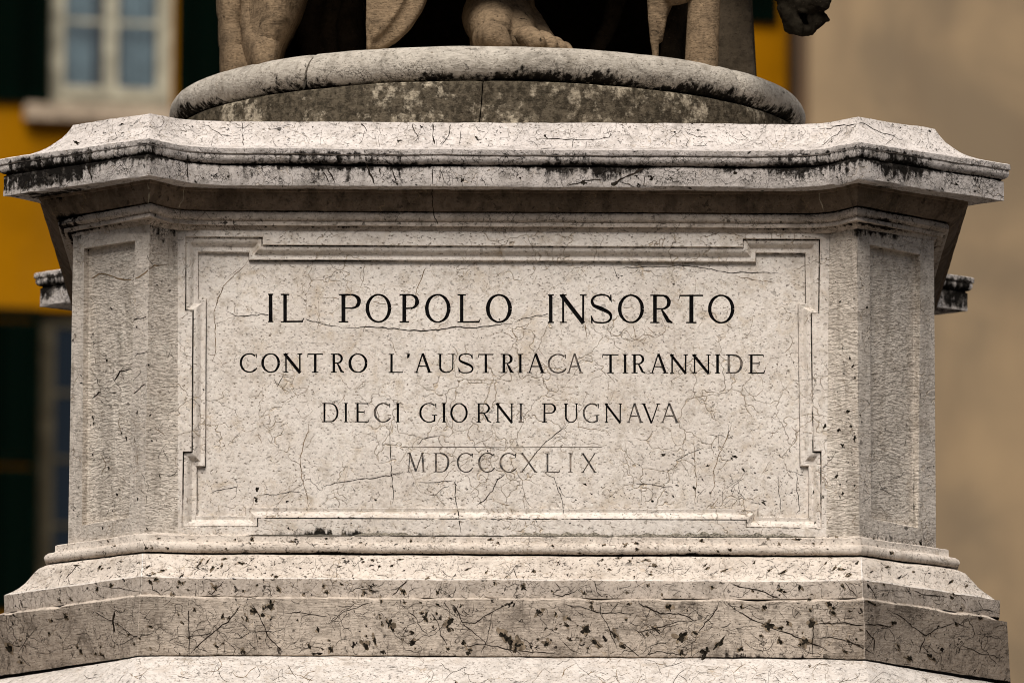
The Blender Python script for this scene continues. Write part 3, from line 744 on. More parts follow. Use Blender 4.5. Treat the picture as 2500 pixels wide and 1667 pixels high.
for u in us_:
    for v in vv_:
        d, t, sg = seg(u, v, E_R); at.append(.75*sst(-d*sg, -2, 22))  # deep fold darkened: its shade is put into the colour
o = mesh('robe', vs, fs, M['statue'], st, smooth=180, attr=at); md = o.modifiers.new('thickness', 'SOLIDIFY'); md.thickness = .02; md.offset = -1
robeL = [[U(915, -120, .36, .03), U(905, -30, .34, .014), U(902, 60, .33, .010), U(901, 120, .33, .007)]]
flap = prism([(893, -140), (1075, -140), (1046, -20), (1030, 25), (1003, 65), (968, 98), (930, 120), (893, 132)], .34, .40)
flap2 = prism([(893, -140), (1045, -140), (1010, -40), (975, 25), (940, 75), (893, 110)], .325, .37)
blob('robe_hem', robeL, M['statue'], st, vox=.0065, smooth=6, extra=[flap, flap2], disp=.004, dsc=9)
blob('shaded_robe', [[U(790, -140, Y1+.25, .12), U(775, 0, Y1+.3, .07), U(790, 190, Y1+.3, .05)], [U(860, -140, Y1+.2, .08), U(840, 0, Y1+.3, .05), U(850, 190, Y1+.3, .04)], [U(830, -60, Y1+.2, .03), U(800, 60, Y1+.24, .02), U(820, 190, Y1+.24, .02)]], M['statue_shaded'], st, vox=.007, smooth=3, disp=.005, dsc=12)
drR = [[U(1600, -140, .45, .028), U(1597, 20, .44, .017), U(1598, 90, .43, .012), U(1601, 150, .43, .007)],
       [U(1602, -60, .46, .03), U(1650, -20, .42, .035), U(1700, -30, .40, .03), U(1740, -60, .40, .03)],
       [U(1622, -20, .45, .03), U(1616, 40, .44, .014), U(1612, 100, .44, .007)]]
blob('robe_fold', drR, M['statue'], st, vox=.005, smooth=4, disp=.003, dsc=12)
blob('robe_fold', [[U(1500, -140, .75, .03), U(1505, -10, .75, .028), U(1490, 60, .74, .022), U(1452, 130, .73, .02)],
                   [U(1655, 20, .62, .03), U(1640, 90, .6, .028), U(1635, 190, .6, .03)], [U(1690, -60, .7, .05), U(1680, 190, .7, .04)]], M['statue_shaded'], st, vox=.007, smooth=4, disp=.003, dsc=12)
# smooth round shaft beside the robe
a, b = hy(1727, -160, .42), hy(1711, 190, .42)
vs, fs = [], []
for i in range(25):
    c = a.lerp(b, i/24); r = lerp(.0385, .0425, i/24)
    for j in range(32): t = j/32*math.tau; vs.append(c+Vector((math.cos(t)*r, math.sin(t)*r, 0)))
for i in range(24):
    for j in range(32): fs.append((i*32+j, (i+1)*32+j, (i+1)*32+(j+1) % 32, i*32+(j+1) % 32))
mesh('round_shaft', vs, fs, M['statue'], st, smooth=60, attr=[0.0]*len(vs))
pv, pf = prism([(1748, -170), (1828, -170), (1831, 0), (1836, 60), (1850, 230), (1740, 230)], .62, .85)
M['support'] = marble('support_stone', (.12, .092, .062), (.075, .058, .04), (.035, .028, .02), pits=.8, veins=0, speck=.8, soot=.6)
blob('stone_support', [], M['support'], st, vox=.008, smooth=1, extra=[(pv, pf)], disp=.003, dsc=10)
# inner robe behind the foot, its shade painted dark, and the closed robe above the frame that shades it
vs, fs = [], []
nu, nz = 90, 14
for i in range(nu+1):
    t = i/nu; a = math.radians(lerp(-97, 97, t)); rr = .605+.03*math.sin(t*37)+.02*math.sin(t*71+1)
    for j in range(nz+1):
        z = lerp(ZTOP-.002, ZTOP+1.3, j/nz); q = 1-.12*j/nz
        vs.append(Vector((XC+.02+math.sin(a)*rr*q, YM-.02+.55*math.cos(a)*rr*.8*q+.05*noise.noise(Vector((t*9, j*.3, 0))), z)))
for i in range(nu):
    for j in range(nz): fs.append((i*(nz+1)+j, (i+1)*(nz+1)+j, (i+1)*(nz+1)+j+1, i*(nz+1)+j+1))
o = mesh('inner_robe', vs, fs, M['statue_shaded'], st, smooth=80, attr=[0.0]*len(vs))
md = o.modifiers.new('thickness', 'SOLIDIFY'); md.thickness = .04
vs, fs = [], []
n = 72
prof = [(.40, .62), (.55, .24), (.61, .22), (.625, .245), (.62, .40), (.62, .9), (.50, 1.35), (.30, 1.7), (.16, 2.0), (.02, 2.05)]
for i in range(n):
    a = i/n*math.tau
    for r, z in prof:
        rr = r*(1+.05*math.sin(a*9+z*3)+.03*math.sin(a*17)); vs.append(Vector((XC+.02+math.sin(a)*rr*.97, YM-.10-math.cos(a)*rr*.86, ZTOP+z+.03*math.sin(a*5+1))))
m_ = len(prof)
for i in range(n):
    for j in range(m_-1): fs.append((i*m_+j, ((i+1) % n)*m_+j, ((i+1) % n)*m_+j+1, i*m_+j+1))
o = mesh('robe_skirt', vs, fs, M['statue'], st, smooth=80, attr=[0.0]*len(vs))
md = o.modifiers.new('thickness', 'SOLIDIFY'); md.thickness = .03
ym = .30
mz = [[U(1915, -60, ym, .03), U(1930, -10, ym, .034), U(1928, 30, ym, .026), U(1936, 62, ym, .024), U(1958, 76, ym, .016), U(1978, 74, ym, .014)],
      [U(1950, -40, ym, .035), U(1985, -20, ym, .035), U(2000, 5, ym-.01, .028), U(1970, 12, ym-.015, .022), U(1945, 10, ym-.01, .02)],
      [U(2009, 8, ym-.025, .017), U(2010, 12, ym-.028, .015)],
      [U(1990, 40, ym, .018), U(2008, 44, ym-.005, .012), U(2020, 49, ym-.005, .004)], [U(1998, 52, ym, .016), U(1985, 66, ym, .012), U(1972, 80, ym, .009)],
      [U(1976, 30, ym-.01, .007), U(1978, 55, ym-.012, .006), U(1980, 70, ym-.01, .006)], [U(1947, 55, ym-.018, .010), U(1950, 75, ym-.016, .010)],
      [U(1965, 25, ym+.04, .035), U(1968, 60, ym+.03, .025)], [U(1890, -60, ym+.1, .05), U(1905, -25, ym+.03, .03)], [U(1700, -200, .6, .07), U(1830, -150, .5, .06), U(1910, -70, ym+.05, .05)],
      [U(1945, 20, ym-.02, .006), U(1960, 26, ym-.025, .006), U(1985, 27, ym-.02, .006)]]
blob('carved_muzzle', mz, M['muzzle'], st, vox=.003, smooth=0, disp=.006, dsc=38)

# ------------------------------------------------------------------ buildings behind (about 70 m away)
YB, SL = 70.0, .21
n3 = Vector((-SL, 1, 0)).normalized(); tx = Vector((1, SL, 0)).normalized(); O3 = Vector((0, YB, 0))
def wl(u, v):
    d = ray(u, v); q = CAM+d*((O3-CAM).dot(n3)/d.dot(n3)); return (q-O3).dot(tx), q.z
def W3(a, dep, z): return O3+tx*a+n3*dep+Vector((0, 0, z))     # dep > 0 goes into the house
def wbox(a0, a1, d0, d1, z0, z1, vs=None, fs=None): return box(a0, a1, d0, d1, z0, z1, vs, fs, T=lambda p: W3(p.x, p.y, p.z))
def rectpx(u0, v0, u1, v1):
    a0, z1 = wl(u0, v0); a1, z0 = wl(u1, v1); return a0, a1, z0, z1
k = NT('yellow_plaster'); n_ = k.noise(.9, 5, .6); n2_ = k.noise(1, 4, src=k.map((2.5, 2.5, .4)))
c_ = k.mix(k.ramp(n_, .35, .65), (.31, .128, .002), (.235, .098, .002)); c_ = k.mix(k.ramp(n2_, .5, .75, 0, .4), c_, (.24, .105, .01))
k.link(c_, k.b.inputs['Base Color']); k.b.inputs['Specular IOR Level'].default_value = 0; k.b.inputs['Roughness'].default_value = .9; M['yellow'] = k.m
k = NT('beige_plaster'); n_ = k.noise(.55, 5, .6, dist=.5); n2_ = k.noise(1, 4, src=k.map((1.6, 1.6, .3)))
c_ = k.mix(k.ramp(n_, .35, .68), (.315, .215, .115), (.19, .135, .078)); c_ = k.mix(k.ramp(n2_, .48, .75, 0, .6), c_, (.17, .115, .065))
k.link(c_, k.b.inputs['Base Color']); k.b.inputs['Roughness'].default_value = .92; M['beige'] = k.m
M['shutter'] = plain('green_shutter_paint', (.0012, .0040, .0026), .5)
M['cream'] = plain('cream_window_paint', (.34, .315, .235), .55)
M['trim'] = plain('sandstone_trim', (.36, .28, .20), .85)
k = NT('window_glass'); tr_ = k.t.nodes.new('ShaderNodeBsdfTransparent'); gl_ = k.t.nodes.new('ShaderNodeBsdfGlossy'); mx_ = k.t.nodes.new('ShaderNodeMixShader')
tr_.inputs[0].default_value = (.82, .88, .9, 1); gl_.inputs['Roughness'].default_value = .05; mx_.inputs[0].default_value = .12
k.link(tr_.outputs[0], mx_.inputs[1]); k.link(gl_.outputs[0], mx_.inputs[2]); k.link(mx_.outputs[0], k.t.nodes['Material Output'].inputs[0]); M['glass'] = k.m
k = NT('dark_window_glass'); k.b.inputs['Base Color'].default_value = (.004, .008, .014, 1); k.b.inputs['Roughness'].default_value = .15; k.b.inputs['Specular IOR Level'].default_value = .35; M['dark_glass'] = k.m
M['curtain'] = plain('pale_curtain', (.27, .29, .29), .9, nscale=3)
M['pipe'] = plain('dark_downpipe', (.018, .012, .010), .6)
wins = []
A1, A2 = wl(125, 0)[0], wl(425, 0)[0]; WW = A2-A1
ztop_low = wl(250, 760)[1]; zbot_low = wl(250, 1500)[1]; HW = ztop_low-zbot_low
zbot_up = wl(250, 264)[1]; PITCH = zbot_up-zbot_low
a_low = wl(97, 1000)[0]
colx = [A1, A1+5.45*1.0]
yb = empty('yellow_house', W3(0, 0, 0), 'ochre yellow plastered house with cream windows and dark green shutters, behind the pedestal at left', 'building')
holes = [(A1, A2, zbot_up, zbot_up+HW), (a_low, a_low+WW, zbot_low, ztop_low)]
A5 = wl(1898, 40)[0]-WW/2*1.28-.03; z5 = wl(1850, 58)[1]
holes.append((A5-WW, A5, z5-.02, z5-.02+HW))
amin, amax, zmin, zmax = -16, wl(1962, 300)[0], -.05, 21
xs = sorted({amin, amax, *[h[0] for h in holes], *[h[1] for h in holes]}); zs = sorted({zmin, zmax, *[h[2] for h in holes], *[h[3] for h in holes]})
vs, fs = [], []
for i in range(len(xs)-1):
    for j in range(len(zs)-1):
        ca, cz = (xs[i]+xs[i+1])/2, (zs[j]+zs[j+1])/2
        if any(h[0] < ca < h[1] and h[2] < cz < h[3] for h in holes): continue
        b_0 = len(vs); vs += [W3(xs[i], 0, zs[j]), W3(xs[i+1], 0, zs[j]), W3(xs[i+1], 0, zs[j+1]), W3(xs[i], 0, zs[j+1])]; fs.append((b_0, b_0+1, b_0+2, b_0+3))
for h in holes:
    a0, a1, z0, z1 = h
    for p, q in (((a0, z0), (a1, z0)), ((a1, z0), (a1, z1)), ((a1, z1), (a0, z1)), ((a0, z1), (a0, z0))):
        b_0 = len(vs); vs += [W3(p[0], 0, p[1]), W3(q[0], 0, q[1]), W3(q[0], .35, q[1]), W3(p[0], .35, p[1])]; fs.append((b_0, b_0+1, b_0+2, b_0+3))
b_0 = len(vs); wbox(amin, amax, .36, 9, zmin, zmax, vs, fs)
vs += [W3(amin, 0, zmin), W3(amin, 9, zmin), W3(amin, 9, zmax), W3(amin, 0, zmax)]; fs.append(tuple(range(len(vs)-4, len(vs))))
mesh('plaster_wall', vs, fs, M['yellow'], yb)
vs, fs = wbox(amin-.5, amax, -.5, 9.5, zmax, zmax+.3); mesh('eaves', vs, fs, M['trim'], yb)
slat_me = {}
M['dim_cream'] = plain('shaded_window_paint', (.06, .05, .032), .7)  # cream frame paint with deep shade put into its colour
def window(h, shL=True, shR=True, dark=False):
    a0, a1, z0, z1 = h; cm = M['dim_cream' if dark else 'cream']
    fr = .085; md_ = .10
    vs, fs = [], []
    wbox(a0, a0+fr, .10, .18, z0, z1, vs, fs); wbox(a1-fr, a1, .10, .18, z0, z1, vs, fs); wbox(a0+fr, a1-fr, .10, .18, z1-fr, z1, vs, fs); wbox(a0+fr, a1-fr, .10, .18, z0, z0+.10, vs, fs)
    mid = (a0+a1)/2
    o = mesh('window_frame', vs, fs, cm, yb)
    for s, (b0, b1) in enumerate(((a0+fr+.004, mid-.003), (mid+.003, a1-fr-.004))):
        vs, fs = [], []; t = .072; y0, y1 = .085, .13; zz0, zz1 = z0+.105, z1-fr-.004
        wbox(b0, b0+t, y0, y1, zz0, zz1, vs, fs); wbox(b1-t, b1, y0, y1, zz0, zz1, vs, fs); wbox(b0+t, b1-t, y0, y1, zz0, zz0+.13, vs, fs); wbox(b0+t, b1-t, y0, y1, zz1-t, zz1, vs, fs)
        so_ = mesh('sash', vs, fs, cm, yb)
        zbs = [zz0+.13+i*(zz1-t-zz0-.13)/4 for i in range(5)]
        for i in range(4):
            if i:
                vs, fs = wbox(b0+t, b1-t, y0+.005, y1-.005, zbs[i]-.022, zbs[i]+.022); mesh('glazing_bar', vs, fs, cm, so_)
            vs, fs = wbox(b0+t+.001, b1-t-.001, .105, .11, zbs[i]+(.024 if i else .002), zbs[i+1]-(.024 if i < 3 else .002)); mesh('pane', vs, fs, M['dark_glass' if dark else 'glass'], so_)
        if dark: continue
        # curtain gathered at one side behind the panes
        vs, fs = [], []; n = 14
        c0, c1 = (b0+t, b1-t-.085) if s == 0 else (b0+t+.05, b1-t)
        for i in range(n+1):
            a = lerp(c0, c1, i/n)
            for z in (z0+.25, z1-.1): vs.append(W3(a, .1+.10+.02*math.sin(i*1.9), z))
        for i in range(n): fs.append((2*i, 2*i+2, 2*i+3, 2*i+1))
        cu = mesh('curtain', vs, fs, M['curtain'], so_)
        cu.modifiers.new('thickness', 'SOLIDIFY').thickness = .004
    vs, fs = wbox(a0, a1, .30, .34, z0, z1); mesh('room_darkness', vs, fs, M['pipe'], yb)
    # stone surround and sill
    vs, fs = wbox(a0-.27, a1+.27, -.16, .10, z0-.17, z0-.002); mesh('window_sill', vs, fs, M['trim'], yb)
    for s in ((-1, 1) if shL and shR else ((-1,) if shL else (1,))):
        L = WW/2*1.28
        e0, e1 = (a0-L-.01, a0-.01) if s < 0 else (a1+.03, a1+.03+L)
        vs, fs = [], []; t = .07; zz0 = z0+.02; q = .055
        wbox(e0, e0+t, -q, -.01, zz0, z1, vs, fs); wbox(e1-t, e1, -q, -.01, zz0, z1, vs, fs)
        for zz in (zz0, (zz0+z1)/2-.05, z1-.09): wbox(e0+t, e1-t, -q, -.01, zz, zz+.09, vs, fs)
        so_ = mesh('shutter', vs, fs, M['shutter'], yb)
        m_zs = []
        z = zz0+.12
        while z < z1-.12:
            if abs(z-(zz0+z1)/2) > .08: m_zs.append(z)
            z += .052
        me = None
        for z in m_zs:
            if me is None:
                vs2 = []
                for (yy, dz) in ((-.05, -.02), (-.044, -.026), (-.014, .020), (-.02, .026)):
                    for a in (e0+t, e1-t): vs2.append(W3(a, yy, z+dz))
                fs2 = [(0, 2, 3, 1), (2, 4, 5, 3), (4, 6, 7, 5), (6, 0, 1, 7)]
                so2 = mesh('slat', vs2, fs2, M['shutter'], so_); me = so2.data; zz_ = z
            else:
                c = bpy.data.objects.new('slat', me); COL.objects.link(c); c.parent = so_; c.location = (0, 0, z-zz_)
for i, h in enumerate(holes): window(h, dark=(i == 1))
# parts of `mesh` with a mesh parent keep world offset: fixed in finish()
# beige building, nearer and to the right
AB = wl(1978, 400)[0]
xe = W3(AB, 0, 0).x
BY = 66.3
bb = empty('beige_house', (xe+6, BY, 0), 'blank beige plastered building wall filling the background right of the pedestal', 'building')
x0 = hy(1976, 400, BY).x
vs, fs = box(x0, x0+16, BY, BY+12, -.05, 22); mesh('plaster_wall', vs, fs, M['beige'], bb)
vs, fs = box(x0-.1, x0+16.2, BY-.5, BY+12, 22, 22.4); mesh('eaves', vs, fs, M['trim'], bb)
# downpipe in the corner between the houses
pc = hy(1940, 400, 70.2)
pp = empty('downpipe', (pc.x, pc.y+.3, 0), 'dark downpipe in the corner between the yellow house and the beige wall', 'pipe')
vs, fs = [], []
for i in range(2):
    for j in range(16): t = j/16*math.tau; vs.append(Vector((pc.x+math.cos(t)*.07, pc.y+.3+math.sin(t)*.07, (0, 20.9)[i])))
for j in range(16): fs.append((j, 16+j, 16+(j+1) % 16, (j+1) % 16))
mesh('pipe', vs, fs, M['pipe'], pp, smooth=60)
for z in (3, 6, 9, 12, 15, 18):
    vs, fs = box(pc.x-.09, pc.x+.09, pc.y+.21, pc.y+.39, z, z+.05); mesh('bracket', vs, fs, M['pipe'], pp)

# ------------------------------------------------------------------ cracks and pits on the marble, laid on the real surfaces
AV, AF = [], []
for vs, fs in SURF: b_0 = len(AV); AV += [Vector(v) for v in vs]; AF += [tuple(b_0+i for i in f) for f in fs]
BV = BVHTree.FromPolygons(AV, AF)
def hit(u, v):
    d = ray(u, v).normalized(); q, n, i, ds = BV.ray_cast(CAM, d, 60)
    if q is None: return None
    if n.dot(d) > 0: n = -n
    return q+n*.00045, ds
def ribbon(pts, w, vs, fs, wob=1.0, step=7, taper=True, jagf=1.0, clip=None, gaps=True):
    """pts in photograph pixels -> thin irregular crack following the stone"""
    P = []
    for a, b in zip(pts[:-1], pts[1:]):
        L = math.dist(a, b); n = max(1, int(L/step))
        for i in range(n): P.append((lerp(a[0], b[0], i/n), lerp(a[1], b[1], i/n)))
    P.append(pts[-1]); n = len(P); sd = random.random()*99
    Q = []
    for i, (x, y) in enumerate(P):
        q = Vector((x*.06, y*.06, sd)); nn = noise.noise_vector(q); m2 = noise.noise_vector(q*3)
        Q.append(Vector((x+(nn.x*3+m2.x*1.6)*jagf*wob, y+(nn.y*3+m2.y*1.6)*jagf*wob)))
    prev = None
    for i in range(n):
        t = (Q[min(n-1, i+1)]-Q[max(0, i-1)]).normalized(); nn = Vector((-t.y, t.x))
        e = i/(n-1) if n > 1 else 0
        ww = w*(.45+.9*abs(noise.noise(Vector((i*.45, sd, 0))))+.35*random.random())*((min(1, 6*e+.15)*min(1, 6*(1-e)+.15)) if taper else 1)
        if gaps and noise.noise(Vector((i*.23, sd, 5))) > .22: prev = None; continue
        if clip and not (clip[0] < Q[i].x < clip[2] and clip[1] < Q[i].y < clip[3]): prev = None; continue
        a = hit(*(Q[i]+nn*ww/2)); b = hit(*(Q[i]-nn*ww/2))
        if a is None or b is None or abs(a[1]-b[1]) > .02: prev = None; continue
        vs.append(a[0]); vs.append(b[0]); k1 = len(vs)
        if prev is not None and abs(prev[1]-a[1]) < .03: fs.append((prev[0]-2, prev[0]-1, k1-1, k1-2))
        prev = (k1, a[1])
HV, HF = [], []
def pit(u, v, r, vs, fs, el=1.0, ang_=0.0, n=None, halo=True):
    if halo and r > 2.0 and v > 1300: pit(u+rnd(-.35, .35)*r, v+rnd(-.3, .3)*r, r*1.3+.4, HV, HF, el, ang_, None, False)
    n = n or (7 if r < 2 else 20 if r < 12 else 30); sd = random.random()*99
    c = hit(u, v)
    if c is None: return
    ids = []; pts = []
    for i in range(n):
        a = i/n*math.tau; rr = r*(.62+1.0*noise.noise(Vector((math.cos(a)*1.1, math.sin(a)*1.1, sd)))+.32*noise.noise(Vector((math.cos(a)*3, math.sin(a)*3, sd+5)))+(.13*random.random() if r > 2.5 else .1*random.random()))
        x, y = math.cos(a)*rr*el, math.sin(a)*rr; X_ = u+x*math.cos(ang_)-y*math.sin(ang_); Y_ = v+x*math.sin(ang_)+y*math.cos(ang_)
        h = hit(X_, Y_)
        if h is None or abs(h[1]-c[1]) > .02: return
        pts.append(h[0] if halo else h[0]+(h[0]-CAM).normalized()*.00025)
    b_0 = len(vs); vs.append(c[0] if halo else c[0]+(c[0]-CAM).normalized()*.00025); vs.extend(pts)
    for i in range(n): fs.append((b_0, b_0+1+i, b_0+1+(i+1) % n))
def cr(sc_, ox, oy, pts): return [(x/sc_+ox, y/sc_+oy) for x, y in pts]
A_ = lambda *p: cr(2.767, 400, 540, p)
B_ = lambda *p: cr(2.767, 1200, 540, p)
C_ = lambda *p: cr(2.767, 400, 900, p)
D_ = lambda *p: cr(2.476, 1200, 900, p)
P_ = lambda *p: cr(3.136, 0, 500, p)
Q_ = lambda *p: cr(2.613, 800, 1150, p)
R8 = lambda *p: cr(2.94, 1700, 1150, p)
R6 = lambda *p: cr(2.94, 0, 1150, p)
H1 = lambda *p: cr(2.352, 0, 0, p)
H2 = lambda *p: cr(2.352, 900, 0, p)
rnd = random.uniform
